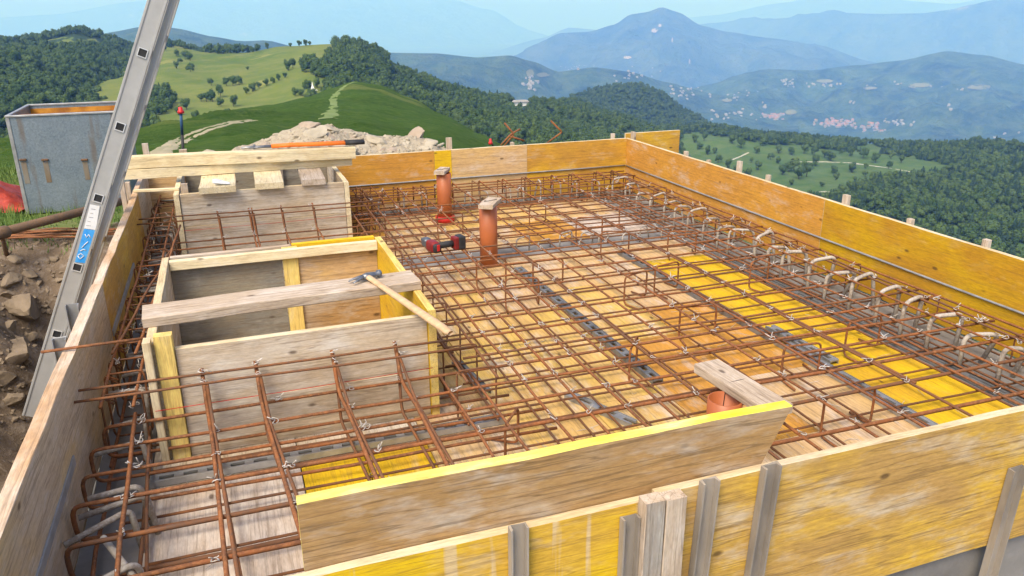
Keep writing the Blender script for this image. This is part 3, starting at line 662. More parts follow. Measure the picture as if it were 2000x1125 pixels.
# wall starter bars, coated with mortar
def starter(P, label, grp, r=.0085, mat='mortar'):
    o = tube('starter_bar', P, r, mat, None, 7); tag(o, label, 'starter bar', grp); return o
y = 2.0; k = 0
while y < 6.5:
    x = 3.29 + rnd(-.02, .02); wdt = rnd(.14, .18); h = .195 + rnd(-.02, .025)
    starter(fillet([(x, y + rnd(-.01, .01), -.05), (x, y, h), (x + wdt, y + rnd(-.06, .06), h + rnd(-.03, .025)), (x + wdt + rnd(-.02, .02), y + rnd(-.06, .06), -.05)], .05, 5),
            'starter hoop standing along the foot of the yellow right wall', 'starter hoops along the right wall', .0118 if y < 4.4 else .009)
    y += rnd(.15, .28)
x = 1.15
while x < 3.3:
    y = 6.62 + rnd(-.03, .03); h = .17 + rnd(-.03, .03)
    starter(fillet([(x, y, -.05), (x, y, h), (x + rnd(-.05, .05), y + .15, h), (x + rnd(-.03, .03), y + .15, -.05)], .04, 4), 'mortar-coated starter hoop standing along the foot of the back wall', 'starter hoops along the back wall', .0075)
    x += rnd(.13, .22)
x = 1.9
while x < 3.2:
    y = 5.22 + rnd(-.03, .03); h = .085 + rnd(-.02, .03)
    starter(fillet([(x, y, -.03), (x, y, h), (x + rnd(.08, .14), y + .05, h), (x + .12, y + .06, -.03)], .03, 3), 'short mortar-coated hoop on the concrete strip across the deck', 'hoops on the inner wall strip', .006)
    x += rnd(.1, .2)
for y in [3.15 + .16 * i for i in range(20)]:
    y += rnd(-.03, .03); z = .17 + rnd(-.05, .06)
    starter(fillet([(-.44 + rnd(-.02, .02), y, -.04), (-.44, y, z), (-.57 + rnd(-.02, .02), y + rnd(-.04, .04), z + rnd(-.02, .02))], .035, 3), 'mortar-coated bar bent over inside the left stirrup cage', 'bent starters in the left gap', .009)
for (p, q, s) in (((-.58, 2.60, .165), (-.42, 2.62, .17), 'upper of the two grey bars lying together by the left wall'), ((-.60, 2.52, .15), (-.40, 2.57, .16), 'lower of the two grey bars lying together by the left wall'),
                  ((-.62, 2.38, .15), (-.44, 2.48, .17), 'grey bent bar by the left wall pointing up and right'), ((-.50, 2.32, .19), (-.40, 2.16, .12), 'thick grey stub slanting down towards the pale deck board'),
                  ((-.60, 2.14, .13), (-.40, 2.20, .16), 'grey mortar-caked bar nearest the viewer by the left wall'), ((-.60, 2.92, .155), (-.44, 2.95, .165), 'long pale grey bar behind the left hairpins')):
    P = fillet([p, q, (q[0] + .02, q[1], -.05)], .03, 4)
    starter(P, s, None, .0105)
for k, y in enumerate((1.75, 2.0, 2.25, 2.5, 2.75, 2.95)):
    pass
ew = thing('edge_bars', 'rusty bars running lengthwise through the hairpins by the left wall', 'rebar', None, (-.5, 2.3, 0))
bar(wavy((-.46, 3.05, .235), (-.42, 1.62, .225), .006, .2), ew, 'rust', .0075); bar(wavy((-.43, 3.05, .06), (-.40, 1.62, .05), .005, .2), ew, 'rust2', .007)
bar(wavy((-.56, 3.1, .05), (-.55, 1.62, .045), .005, .2), ew, 'rust', .007); bar(wavy((-.405, 2.9, .20), (-.36, 1.62, .03), .005, .2), ew, 'rust2', .006)
dl = thing('slant_bars', 'pair of long rusty bars slanting up along the left gap', 'rebar', None, (-.5, 3.9, .3))
bar(wavy(onz(218, 690, .34), onz(345, 470, .34), .005, .2), dl, 'rust2', .0065); bar(wavy(onz(265, 690, .36), onz(352, 440, .36), .004, .2), dl, 'rust', .0065)

# spacer chairs between the two mats
def chair(x, y, a, lab=None, h=.185, w=.2):
    ca, sa = math.cos(a), math.sin(a)
    pts = [(-w / 2 - .0, -.12, .012), (-w / 2, 0, .012), (-w / 2, 0, h), (w / 2, 0, h), (w / 2, 0, .012), (w / 2, .12, .012)]
    P = fillet([(px * ca - py * sa + x, px * sa + py * ca + y, pz) for px, py, pz in pts], .03, 3)
    o = tube('spacer_chair', P, .0056, 'rust', None, 6)
    return tag(o, lab or 'bent rusty spacer chair standing between the rebar mats', 'spacer chair', None if lab else 'spacer chairs in the mat')
for px, py in ((1360, 660), (1240, 590), (1200, 500), (1070, 560), (1300, 570), (1020, 600), (1150, 470), (880, 460), (1000, 360), (1130, 400), (1480, 560), (1330, 500), (1420, 470), (1050, 440), (1230, 440), (960, 560), (840, 380)):
    p = onz(px, py, 0); chair(p.x, p.y, rnd(-.5, .5))
p = onz(1680, 690, 0); chair(p.x, p.y, 0.1, 'tall bent spacer loop standing over the bright yellow deck boards', .19, .24)
p = onz(1560, 740, 0); chair(p.x, p.y, -.1, 'bent spacer chair right behind the pipe with the board cap', .18, .2)
p = onz(1650, 845, 0); chair(p.x, p.y, 0, 'bent spacer chair nearest the front wall, right of the slant-cut board', .19, .26)
p = onz(1235, 735, 0); chair(p.x, p.y, .9, 'bent spacer chair right of the loose slotted strip', .18, .2)
p = onz(1000, 890, 0); chair(p.x, p.y, .9, 'bent spacer chair just behind the yellow-topped board', .18, .16)

# wire ties
def tie_mesh(seed):
    rr = random.Random(seed); paths = []
    P = [Vector((.013 * math.cos(t), .013 * math.sin(t), .004 * math.sin(2 * t + seed))) for t in [i * .9 for i in range(8)]]
    paths.append(P)
    a = rr.uniform(0, 6.28); b = a + rr.uniform(.4, 1.3)
    for q in (a, b):
        d = Vector((math.cos(q), math.sin(q), 0))
        paths.append([Vector((0, 0, .003)), d * .014 + Vector((0, 0, .012)), d * .028 + Vector((rr.uniform(-.006, .006), rr.uniform(-.006, .006), rr.uniform(.008, .026)))])
    V, Fc = tube_data(paths, .0022, 3)
    return mesh('wire_tie', V, Fc, [M['wire']], None, True)
TIES = [tie_mesh(s) for s in range(5)]
def tie(p, root):
    o = obj('wire_tie', random.choice(TIES), root, Vector(p) - root.location); o.rotation_euler = (rnd(-.5, .5), rnd(-.5, .5), rnd(0, 6.28)); s = rnd(.7, 1.1); o.scale = (s, s, s); return o
cnt = 0
for y in XL:
    for x in YL:
        if (y > 5.0 and random.random() < .62) or random.random() < .25: continue
        tie((x + rnd(-.01, .01), y + rnd(-.01, .01), .217), um); cnt += 1
for y in XL[:8]:
    for x in (-.44, -.43, -.17, .05, .07, .34, .37, .58, .76):
        if random.random() < .75: tie((x + rnd(-.012, .012), y + rnd(-.012, .012), .222), fm)
for xa in (-.2, 0, .3, .56):
    tie((xa, 3.03, .38), fm); tie((xa + .005, 2.94, .376), fm)
for xa in (-.1, .1, .3, .5, .95): tie((xa, 5.74, .375), fm2); tie((xa, 5.6, .23), fm2)
for k in range(34): tie((rnd(-.58, -.43), rnd(3.1, 6.4), rnd(.2, .31)), dl)
for k in range(20): tie((rnd(3.3, 3.5), rnd(2, 6.5), .22), um)

# ------------------------------------------------------------------ pipes
def pipe(x, y, h, r, label, mat='pipe'):
    p = lathe('drain_pipe', [(r, -.02), (r, h * .5), (r, h), (r - .004, h + .001), (r - .005, h), (r - .005, h - .12), (.002, h - .125)], mat, None, (x, y, 0), None, 32)
    return tag(p, label, 'pipe')
pipe(1.624, 5.03, .43, .062, 'tall orange drain pipe in the middle of the mat, board on top')
pipe(1.66, 6.33, .41, .062, 'orange drain pipe farther back by the back wall, board on top')
p3 = onz(1415, 795, .25); pipe(p3.x, p3.y, .285, .066, 'short orange drain pipe behind the yellow-topped board')
def capboard(pts, z, th, label, mat='plankgrey'):
    """flat offcut: a -> b centre line with width"""
    a, b, wd = pts; o = plank('cap_board', (a[0], a[1], z), (b[0], b[1], z), wd, th, mat, None, (-(b[1] - a[1]), b[0] - a[0], 0), jit=.003, bev=.003)
    tag(o, label, 'board'); return o
capboard(((1.575, 4.93), (1.70, 5.12), .10), .447, .03, 'small pale offcut of board wired onto the middle pipe', 'plankgrey')
capboard(((1.60, 6.26), (1.70, 6.42), .09), .427, .03, 'small pale offcut of board wired onto the back pipe', 'plankgrey')
a, b = onz(1378, 716, .30), onz(1522, 806, .30)
cb = capboard(((a.x, a.y), (b.x, b.y), .12), .304, .04, 'grey splintered board lying on the short pipe, wire round it', 'plankgrey')
m_ = (a + b) / 2; d = (b - a).normalized(); wv = Vector((-d.y, d.x, 0)); q = a.lerp(b, .45)
tube('binding_wire', [q + wv * .057 + Vector((0, 0, -.06)), q + wv * .056 + Vector((0, 0, .022)), q + Vector((0, 0, .023)), q - wv * .055 + Vector((.004, 0, .022)), q - wv * .055 + Vector((0, .004, -.10))], .0022, 'black', None, 4)
tag(bpy.data.objects['binding_wire'], 'dark wire tied around the board on the short pipe', 'wire')
for (x, y, z) in ((1.64, 5.03, .464), (1.655, 6.34, .444)):
    o = tube('binding_wire', [(x - .06, y - .03, z - .05), (x - .05, y - .02, z), (x + .05, y + .01, z + .001), (x + .06, y + .015, z - .04)], .002, 'black', None, 4)
    tag(o, 'dark wire over the offcut on the %s pipe' % ('middle' if y < 6 else 'back'), 'wire')
rc = lathe('pipe_collar', [(.066, .0), (.082, .0), (.082, .045), (.066, .045)], 'red', None, (1.66, 6.33, .002), None, 24)
tag(rc, 'red ring around the foot of the back pipe', 'collar')

# ------------------------------------------------------------------ slotted strips
def slotted(a, b, label, w=.045, slot=.07, gap=.03, mat='zinc', z=.012, rows=1, nm='slotted_strip'):
    a, b = Vector((*a, z)), Vector((*b, z)); L = (b - a).length; V, Fc = [], []
    def bx(x0, x1, y0, y1, z0, z1):
        k = len(V); V.extend([(x, y, zz) for zz in (z0, z1) for y in (y0, y1) for x in (x0, x1)])
        Fc.extend([tuple(k + i for i in f) for f in ((0, 2, 3, 1), (4, 5, 7, 6), (0, 1, 5, 4), (2, 6, 7, 3), (0, 4, 6, 2), (1, 3, 7, 5))])
    h = w / 2; rail = w * .27
    bx(-L / 2, L / 2, -h, -h + rail, -.006, .003); bx(-L / 2, L / 2, h - rail, h, -.006, .003)
    bx(-L / 2, L / 2, -h - .003, -h - .0005, -.020, .006); bx(-L / 2, L / 2, h + .0005, h + .003, -.020, .006)
    x = -L / 2
    while x < L / 2: bx(x, min(L / 2, x + gap), -h + rail + .0003, h - rail - .0003, -.004, .0025); x += slot + gap
    o = obj(nm, mesh(nm, V, Fc, [M[mat]]), None, (a + b) / 2, quat_axes(b - a, (0, 0, 1)))
    return tag(o, label, 'metal strip')
slotted((-.43, 2.893), (.985, 2.893), 'bright slotted metal strip along the foot of the near box front', .05, .052, .034, 'zinc', .024)
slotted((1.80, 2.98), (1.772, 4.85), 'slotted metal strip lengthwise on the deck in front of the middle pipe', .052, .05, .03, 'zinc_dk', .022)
slotted((2.66, 2.18), (2.645, 3.18), 'slotted metal strip along the yellow deck, the part nearest the viewer', .06, .06, .03, 'zinc', .022)
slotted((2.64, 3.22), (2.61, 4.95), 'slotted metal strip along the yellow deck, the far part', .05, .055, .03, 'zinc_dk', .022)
slotted((2.735, 2.86), (2.72, 3.36), 'short slotted metal strip doubled beside the yellow deck', .05, .06, .03, 'zinc', .022)
slotted((1.345, 3.01), (1.50, 2.66), 'loose slotted strip lying askew near the yellow-topped board', .045, .09, .05, 'zinc', .016)
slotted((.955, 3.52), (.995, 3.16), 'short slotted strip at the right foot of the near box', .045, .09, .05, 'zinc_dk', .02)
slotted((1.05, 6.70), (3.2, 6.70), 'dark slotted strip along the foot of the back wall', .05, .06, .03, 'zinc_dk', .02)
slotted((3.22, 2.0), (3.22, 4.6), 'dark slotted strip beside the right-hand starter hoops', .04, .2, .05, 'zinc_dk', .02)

# bits of tie wire dropped on the deck
paths = []
for k in range(160):
    x, y = (rnd(-.4, 3.1), rnd(1.8, 3.0)) if k % 3 == 0 else (rnd(.9, 3.1), rnd(1.8, 5.1)); a = rnd(0, 6.28); l = rnd(.02, .06); d = Vector((math.cos(a), math.sin(a), 0)) * l
    c = Vector((x, y, .003)); paths.append([c - d, c + Vector((rnd(-.012, .012), rnd(-.012, .012), .004)), c + d + Vector((rnd(-.02, .02), rnd(-.02, .02), rnd(0, .012)))])
V, Fc = tube_data(paths, .0011, 3); kind(obj('wire_offcuts', mesh('wire_offcuts', V, Fc, [M['wire']])), 'stuff')
# ------------------------------------------------------------------ hammer
hm = thing('hammer', 'claw hammer with a long wooden handle resting on the plank', 'hammer', None, (.52, 3.41, .56))
h0 = Vector((.518, 3.405, .566)); h1 = onz(880, 651, .475)
prof = [(.0, .013), (.10, .0135), (.3, .0145), (.6, .0165), (.85, .0175), (.97, .017), (1.0, .012)]
V, Fc = [], []; dirv = (h1 - h0).normalized(); s1 = dirv.cross(Vector((0, 0, 1))).normalized(); s2 = s1.cross(dirv)
L = (h1 - h0).length
for (t, r) in prof:
    for k in range(12):
        a = 2 * math.pi * k / 12; V.append(dirv * (t * L) + (s1 * math.cos(a) * r * 1.15 + s2 * math.sin(a) * r * .85))
for i in range(len(prof) - 1):
    for k in range(12): Fc.append((i * 12 + k, i * 12 + (k + 1) % 12, (i + 1) * 12 + (k + 1) % 12, (i + 1) * 12 + k))
Fc += [tuple(range(12)), tuple((len(prof) - 1) * 12 + k for k in range(12))[::-1]]
rel(obj('handle', mesh('handle', V, Fc, [M['handle']], None, True), hm, h0), hm)
c0 = h0 + dirv * .005
def section_tube(name, secs, mat, parent, sides=10):
    """secs: (centre, half width vector, half height vector)"""
    V, Fc = [], []
    for c, u, v in secs:
        for k in range(sides): a = 2 * math.pi * k / sides; V.append(Vector(c) + Vector(u) * math.cos(a) + Vector(v) * math.sin(a))
    for i in range(len(secs) - 1):
        for k in range(sides): Fc.append((i * sides + k, i * sides + (k + 1) % sides, (i + 1) * sides + (k + 1) % sides, (i + 1) * sides + k))
    Fc += [tuple(range(sides))[::-1], tuple((len(secs) - 1) * sides + k for k in range(sides))]
    bm = bmesh.new(); me = mesh(name, V, Fc, [M[mat]], None, True); bm.from_mesh(me); bmesh.ops.recalc_face_normals(bm, faces=bm.faces[:]); bm.to_mesh(me); bm.free()
    o = obj(name, me, parent, (0, 0, 0)); rel(o, parent); return o
w_ = Vector((dirv.x, dirv.y, 0)).normalized(); side = Vector((-w_.y, w_.x, 0)); Z = Vector((0, 0, 1))
section_tube('head', [(c0 + side * .070, w_ * .016, Z * .016), (c0 + side * .056, w_ * .017, Z * .017), (c0 + side * .05, w_ * .011, Z * .011), (c0 + side * .028, w_ * .014, Z * .014), (c0, w_ * .018, Z * .017), (c0 - side * .022, w_ * .016, Z * .013)], 'steel', hm)
for s in (-1, 1):
    section_tube('claw', [(c0 - side * .018 + w_ * s * .006, w_ * .008, Z * .011), (c0 - side * .045 + w_ * s * .011, w_ * .0075, Z * .007), (c0 - side * .068 + w_ * s * .016 - Z * .004, w_ * .006, Z * .004), (c0 - side * .084 + w_ * s * .019 - Z * .010, w_ * .004, Z * .002)], 'steel', hm)

def sub(child, part):                    # make a part's own piece a child of that part, where it is
    child.parent = part; child.matrix_parent_inverse = part.matrix_basis.inverted()
for o in [o for o in hm.children if o.name.startswith('claw')]: sub(o, [q for q in hm.children if q.name.startswith('head')][0])
# ------------------------------------------------------------------ bolt cutter on the upper beam
bc = thing('bolt_cutter', 'bolt cutter with orange handles and black grips on the beam', 'bolt cutter', None, (.6, 6.30, .72))
zb = .724
A0, A1 = ony(533, 312, 6.30), ony(680, 302, 6.27); G1 = ony(712, 299, 6.265)
for s, dz in ((0, 0), (-.035, -.004)):
    p0, p1, p2 = (Vector((A0.x, 6.30 + s * .4, zb + dz)), Vector((A1.x, 6.27 + s, zb + dz)), Vector((G1.x, 6.262 + s, zb + dz)))
    hnd = tube('handle', [p0, p0.lerp(p1, .25) + Vector((0, s * .3, .004)), p0.lerp(p1, .6), p1], .0125, 'orangep', bc, 10)
    g = tube('grip', [p1 - Vector((.02, 0, 0)), p1.lerp(p2, .5), p2], .0155, 'black', hnd, 10); g.location = g.location + bc.location - Vector((hnd.matrix_basis.translation + bc.location)) if False else g.location
    g.parent = bc; g.location = (p1 + p1 - Vector((.02, 0, 0)) + p1.lerp(p2, .5) * 0 + p2 - p1) / 2 - bc.location if False else (p1 - Vector((.02, 0, 0)) + p1.lerp(p2, .5) + p2) / 3 - bc.location; sub(g, hnd)
    q0 = Vector((A0.x - .02, 6.30 + s * .4, zb + dz))
    section_tube('arm', [(q0 + Vector((.03, 0, 0)), Vector((0, .010, 0)), Z * .008), (q0 - Vector((.06, s * .2, 0)), Vector((0, .016, 0)), Z * .008), (q0 - Vector((.12, s * .1, 0)), Vector((0, .012, 0)), Z * .008)], 'steel', bc, 8)
    section_tube('jaw', [(q0 - Vector((.115, s * .1, 0)), Vector((0, .014, 0)), Z * .009), (q0 - Vector((.16, -.012 if s else .012, 0)), Vector((0, .015, 0)), Z * .009), (q0 - Vector((.20, 0, 0)), Vector((0, .006, 0)), Z * .006)], 'zinc', bc, 8)
lathe('pivot_bolt', [(.009, -.016), (.009, .016), (.006, .018)], 'steel', bc, (A0.x - .125, 6.295, zb), None, 10)

# ------------------------------------------------------------------ cordless tool lying on the mat
dr = thing('cordless_tool', 'red and black cordless power tool lying on the mat by the middle pipe', 'power tool', None, (1.30, 4.94, .22))
def P3(px, py, z): return onz(px, py, z)
hA, hB = P3(846, 484, .255), P3(905, 474, .255)
dx_ = (hB - hA); dx_.z = 0; dx_.normalize(); dy_ = Vector((-dx_.y, dx_.x, 0)); qd = quat_axes(dx_, Z)
def dbox(nm, cx_, cy_, cz_, sx, sy, sz, mat, bev=.01, par=None):
    c = hA + dx_ * cx_ + dy_ * cy_; c.z = .218 + cz_
    h = Vector((sx, sy, sz)) / 2
    o = bevbox(nm, c - h, c + h, mat, par or dr, bev, 3, qd); return o
M['tool_red'] = simple('tool_red', (.24, .02, .02), (.14, .015, .015), 12, .45, 0, .05)
dbox('body', 0, .0, .048, .064, .11, .074, 'tool_red', .022)
dbox('motor_cap', 0, -.06, .048, .056, .035, .062, 'black', .018)
sub(dbox('badge', 0, -.079, .055, .02, .006, .042, 'red', .002), [o for o in dr.children if o.name.startswith('motor_cap')][0])
dbox('gear_case', -.004, .085, .055, .058, .07, .06, 'steel', .02)
tube('chuck', [hA + dy_ * .11 + Vector((0, 0, .018)), hA + dy_ * .16 + Vector((0, 0, .018))], .012, 'steel', dr, 10)
tube('grip', [hA + dx_ * .03 + Vector((0, 0, .008)), hA + dx_ * .09 + Vector((0, 0, .008)), hA + dx_ * .145 + Vector((0, 0, .008))], .021, 'black', dr, 12)
dbox('battery_mount', .158, 0, .046, .036, .066, .085, 'tool_red', .01)
dbox('battery', .195, 0, .048, .05, .076, .086, 'black', .009)
sub(dbox('battery_label', .221, 0, .052, .004, .05, .05, 'zinc', .001), [o for o in dr.children if o.name.startswith('battery') and not o.name.startswith('battery_')][0])

# ------------------------------------------------------------------ ladder
ld = thing('ladder', 'aluminium extension ladder leaning steeply against the left wall', 'ladder', None, (-1.05, 3.95, -.12))
LK = .443; U = Vector((LK, 0, 1)).normalized(); W = Vector((1, 0, -LK)).normalized()
LY = 5.0; KS = LY / 3.9
ZR = 1.7 + (.909 - 1.7) * KS; XR = -.575 * KS; ZS = .3095 * KS
def lp(z, off, y): return Vector((XR + LK * (z - ZR), y, z)) + W * off
def stile(y, w0, w1, z0, z1, t=.03):
    c = (w0 + w1) / 2
    o = plank('stile', lp(z0, c, y), lp(z1, c, y), w1 - w0, t, 'alu', ld, W, jit=.0003, bev=.003)
    for e in (w0 + .007, w1 - .007):
        plank('stile_rib', lp(z0, e, y - t / 2 - .002), lp(z1, e, y - t / 2 - .002), .012, .005, 'alu', ld, W, jit=.0002, bev=.001)
    return o
for y in (LY + .015, LY + .43): stile(y, -.054, .044, -.62, 2.45)
for y in (LY + .052, LY + .39): stile(y, .047, .086, .05, 2.6, .026)
def sqring(y, z, off, s=.025, t=.0045, d=.006):
    c = lp(z, off, y); V, Fc = [], []
    for yy in (0, -d):
        for s_ in (s, s - t):
            for (i, j) in ((-1, -1), (1, -1), (1, 1), (-1, 1)): V.append(W * (i * s_) + U * (j * s_) + Vector((0, yy, 0)))
    for k in range(4):
        k2 = (k + 1) % 4; Fc += [(8 + k, 8 + k2, 12 + k2, 12 + k), (k, k2, 8 + k2, 8 + k), (4 + k, 12 + k, 12 + k2, 4 + k2)]
    o = obj('rung_end', mesh('rung_end', V, Fc, [M['alu_b']]), ld, c); rel(o, ld)
    h = s - t; o2 = obj('rung_hole_shade', mesh('rung_hole_shade', [W * (i * h) + U * (j * h) for (i, j) in ((-1, -1), (1, -1), (1, 1), (-1, 1))], [(0, 1, 2, 3)], [M['black']]), ld, c + Vector((0, -.001, 0))); rel(o2, ld); sub(o2, o)  # flat black square, painted as the shade inside the open rung tube
M['alu_b'] = simple('bright_aluminium', (.72, .72, .72), (.62, .62, .62), 10, .4, .4, .05)
for k in range(-2, 5):
    z = ZR + ZS * k
    sqring(LY - .0015, z, 0)
    plank('rung', lp(z, 0, LY + .031), lp(z, 0, LY + .414), .03, .03, 'alu', ld, U, jit=.0002)
    if z > .2: plank('rung', lp(z + .1, .066, LY + .066), lp(z + .1, .066, LY + .376), .026, .026, 'alu', ld, U, jit=.0002)
def sticker(nm, pts, mat):
    P = [ony(px, py, LY - .0035) for px, py in pts]; c = sum(P, Vector()) / 4
    n = (P[1] - P[0]).cross(P[3] - P[0]).normalized() * .0008
    V = [p - c + n * s for s in (1, -1) for p in P]
    o = obj(nm, mesh(nm, V, [(0, 1, 2, 3), (7, 6, 5, 4), (0, 4, 5, 1), (1, 5, 6, 2), (2, 6, 7, 3), (3, 7, 4, 0)], [M[mat]]), ld, c); rel(o, ld); return o
sticker('sticker', [(176, 399), (195, 403), (187, 449), (164, 446)], 'white'); sticker('sticker', [(164, 447), (186, 450), (168, 514), (146, 512)], 'blue')
for k in range(5):
    y0 = 408 + k * 8; x0 = 178 - k * 2.4; P = [ony(x, y, LY - .0045) for x, y in ((x0, y0), (x0 + 9 - (k % 2) * 3, y0 + 1.2))]
    tube('print_line', P, .0016, 'steel', ld, 3)
for pts in ([(166, 457), (169, 464), (173, 458), (177, 465)], [(160, 484), (166, 477), (172, 472)], [(157, 490), (163, 487), (168, 489)], [(152, 499), (158, 495), (164, 500), (156, 506), (152, 500)]):
    tube('print_mark', [ony(x, y, LY - .0045) for x, y in pts], .0028, 'white', ld, 4)

# ------------------------------------------------------------------ container, prop, bars, tarpaulin on the left terrace
M['prop2'] = rusty('lug_rust', (.12, .07, .045), (.17, .09, .05), (.09, .06, .045))
ct = thing('steel_container', 'open galvanised steel container with rusty inside on the grass', 'container', None, (-1.75, 10.4, -.35))
cx0, cx1, cy0, cy1, cz0, cz1 = -2.19, -1.10, 9.86, 11.0, -.42, .635
for nm, lo, hi in (('front_sheet', (cx0, cy0, cz0), (cx1, cy0 + .02, cz1)), ('back_sheet', (cx0, cy1 - .02, cz0), (cx1, cy1, cz1)), ('side_sheet', (cx0, cy0 + .021, cz0), (cx0 + .02, cy1 - .021, cz1)), ('side_sheet', (cx1 - .02, cy0 + .021, cz0), (cx1, cy1 - .021, cz1))):
    bevbox(nm, lo, hi, 'galv', ct, .003, 1)
bevbox('lining', (cx0 + .022, cy1 - .026, cz0), (cx1 - .022, cy1 - .0205, cz1 - .03), 'rustin', ct, 0)
bevbox('lining', (cx1 - .0265, cy0 + .03, cz0), (cx1 - .0205, cy1 - .03, cz1 - .03), 'rustin', ct, 0)
bevbox('floor_sheet', (cx0 + .02, cy0 + .02, cz0), (cx1 - .02, cy1 - .02, cz0 + .03), 'rustin', ct, 0)
for lo, hi in (((cx0 - .012, cy0 - .012, cz1), (cx1 + .012, cy0 + .026, cz1 + .022)), ((cx0 - .012, cy1 - .026, cz1), (cx1 + .012, cy1 + .012, cz1 + .022)), ((cx0 - .012, cy0 + .0265, cz1), (cx0 + .026, cy1 - .0265, cz1 + .022)), ((cx1 - .026, cy0 + .0265, cz1), (cx1 + .012, cy1 - .0265, cz1 + .022))):
    bevbox('rim', lo, hi, 'zinc', ct, .004, 1)
bevbox('corner_post', (cx0 - .008, cy0 - .008, cz0), (cx0 + .03, cy0 + .03, cz1 - .001), 'zinc', ct, .004, 1)
tube('cross_bar', [(cx0 + .02, 10.3, cz1 - .03), (cx1 - .02, 10.3, cz1 - .03)], .014, 'rust2', ct, 8)
for px in (45, 88, 165):
    p = ony(px, 312, cy0); lug = bevbox('lug', (p.x - .035, cy0 - .02, p.z - .012), (p.x + .035, cy0 - .001, p.z + .012), 'prop2', ct, .006, 1)
    rr_ = bevbox('rust_run', (p.x - .026, cy0 - .0035, p.z - .30 + rnd(0, .1)), (p.x + .024, cy0 - .001, p.z - .02), 'rust_stain', ct, 0); sub(rr_, lug)
def onground(px, py):
    r = ray(px, py).normalized(); t = 1.5
    while t < 30:
        p = CAM + r * t
        if p.z < ground_h(p.x, p.y)[0]: return p
        t += .04
    return p
M['prop'] = rusty('prop_rust', (.13, .085, .055), (.19, .11, .06), (.10, .07, .05))
pr = thing('steel_prop', 'rusty tubular steel prop lying on the bank behind the ladder', 'steel prop', None, (-1.8, 8.0, -.2))
a, b = onz(-60, 470, -.12), onz(243, 392, -.12)
tube('outer_tube', [a, a.lerp(b, .5), b], .040, 'prop', pr, 14)
lathe('collar', [(.05, -.06), (.056, -.05), (.056, .05), (.05, .06)], 'prop', pr, onz(2, 455, -.12), quat_axes((0, 0, 1), b - a) if False else (b - a).to_track_quat('Z', 'Y'), 14)
c = onz(2, 455, -.12); tube('support_leg', [c, onz(16, 508, -.45)], .02, 'prop', pr, 10)
rb = thing('rebar_bundle', 'bundle of rusty rebar lying on the grass behind the prop', 'rebar bundle', None, (-1.9, 8.5, -.3))
for k in range(9):
    y_ = 452 + k * 1.6; a, b = onz(rnd(-40, 20), y_, -.30 + rnd(0, .05)), onz(rnd(205, 250), y_ - 8, -.30 + rnd(0, .05))
    bar(wavy(a, b, .012, .2), rb, random.choice(['rust', 'rust2']), .009)
tp = []; fcs = []
for j in range(15):
    for i in range(15):
        x = -3.25 + .075 * i; y = 9.9 + .075 * j; e = min(i, 14 - i, j, 14 - j) / 5
        tp.append((x, y, -.40 + .34 * smooth(e) * (.75 + .5 * fbm(x * 2.4, y * 2.4, 8)) + .09 * abs(fbm(x * 6, y * 6, 2))))
fcs = [(j * 15 + i, j * 15 + i + 1, (j + 1) * 15 + i + 1, (j + 1) * 15 + i) for j in range(14) for i in range(14)]
M['tarp'] = simple('red_tarpaulin', (.42, .055, .03), (.24, .03, .02), 9, .5, 0, .6, .03)
tag(obj('tarpaulin', mesh('tarpaulin', tp, fcs, [M['tarp']], None, True)), 'crumpled orange-red tarpaulin left of the steel container', 'tarpaulin')
p = onground(12, 396); o = obj('bag', rock_mesh('bag', 'white', 22, .11, .09, .08, 5), None, (p.x, p.y, p.z + .04)); tag(o, 'small white bundle on the grass by the tarpaulin', 'bag')

# ------------------------------------------------------------------ stakes and loose bars behind the back wall
def capped(px, py0, py1, y, r, label, top='blue_dk'):
    t = ony(px, py0, y); b = ony(px + 5, py1, y); root = thing('survey_stake', label, 'stake', None, (b.x, y, b.z))
    d = t - b
    tube('rod', [b - Vector((0, 0, .6)), b, b + d * .45], r, 'black', root, 8); tube('rod', [b + d * .45, t], r * .99, top, root, 8)
    lathe('cap', [(.006, 0), (r * 2.2, .002), (r * 2.3, .022), (r * 1.5, .028), (r * 1.4, .05), (r * .8, .055)], 'red', root, t - Vector((0, 0, .02)), None, 14)
M['blue_dk'] = simple('blue_paint', (.03, .10, .22), (.02, .05, .10), 10, .5, 0, .1)
capped(353, 217, 300, 7.3, .012, 'tall dark blue rod with a red cap behind the far box')
capped(958, 278, 284, 7.1, .009, 'short stake with a red cap just above the back wall')
M['blue_dk2'] = M['blue_dk']
for (px, py, label) in ((357, 292, 'grey stub of timber at the foot of the red-capped rod'), (1000, 278, 'small grey stake end between the red cap and the bent bars')):
    p = ony(px, py, 7.15); o = plank('stake_stub', (p.x, 7.15, -.4), (p.x, 7.15, p.z), .06 if px < 500 else .03, .05, 'plankgrey', None, (1, 0, 0)); tag(o, label, 'stake')
for pts, lab in (([(978, 284), (998, 262), (1016, 252)], 'leaning rusty bar of the pair above the back wall, pointing right'), ([(985, 240), (1004, 262), (984, 286)], 'hooked rusty bar of the pair above the back wall'), ([(996, 266), (1024, 275)], 'short rusty bar crossing the pair above the back wall'), ([(1076, 236), (1098, 258), (1062, 284)], 'bent rusty bar on its own above the back wall near the corner')):
    o = tube('bent_bar', fillet([ony(x, y, 7.25) for x, y in pts], .02, 2), .009, 'rust', None, 6); tag(o, lab, 'rebar')
pg = obj('plastic_bag', rock_mesh('plastic_bag', 'white', 30, .085, .045, .028, 12), None, (-.09, 5.83, .565)); tag(pg, 'small crumpled clear plastic bag on the short board', 'bag')

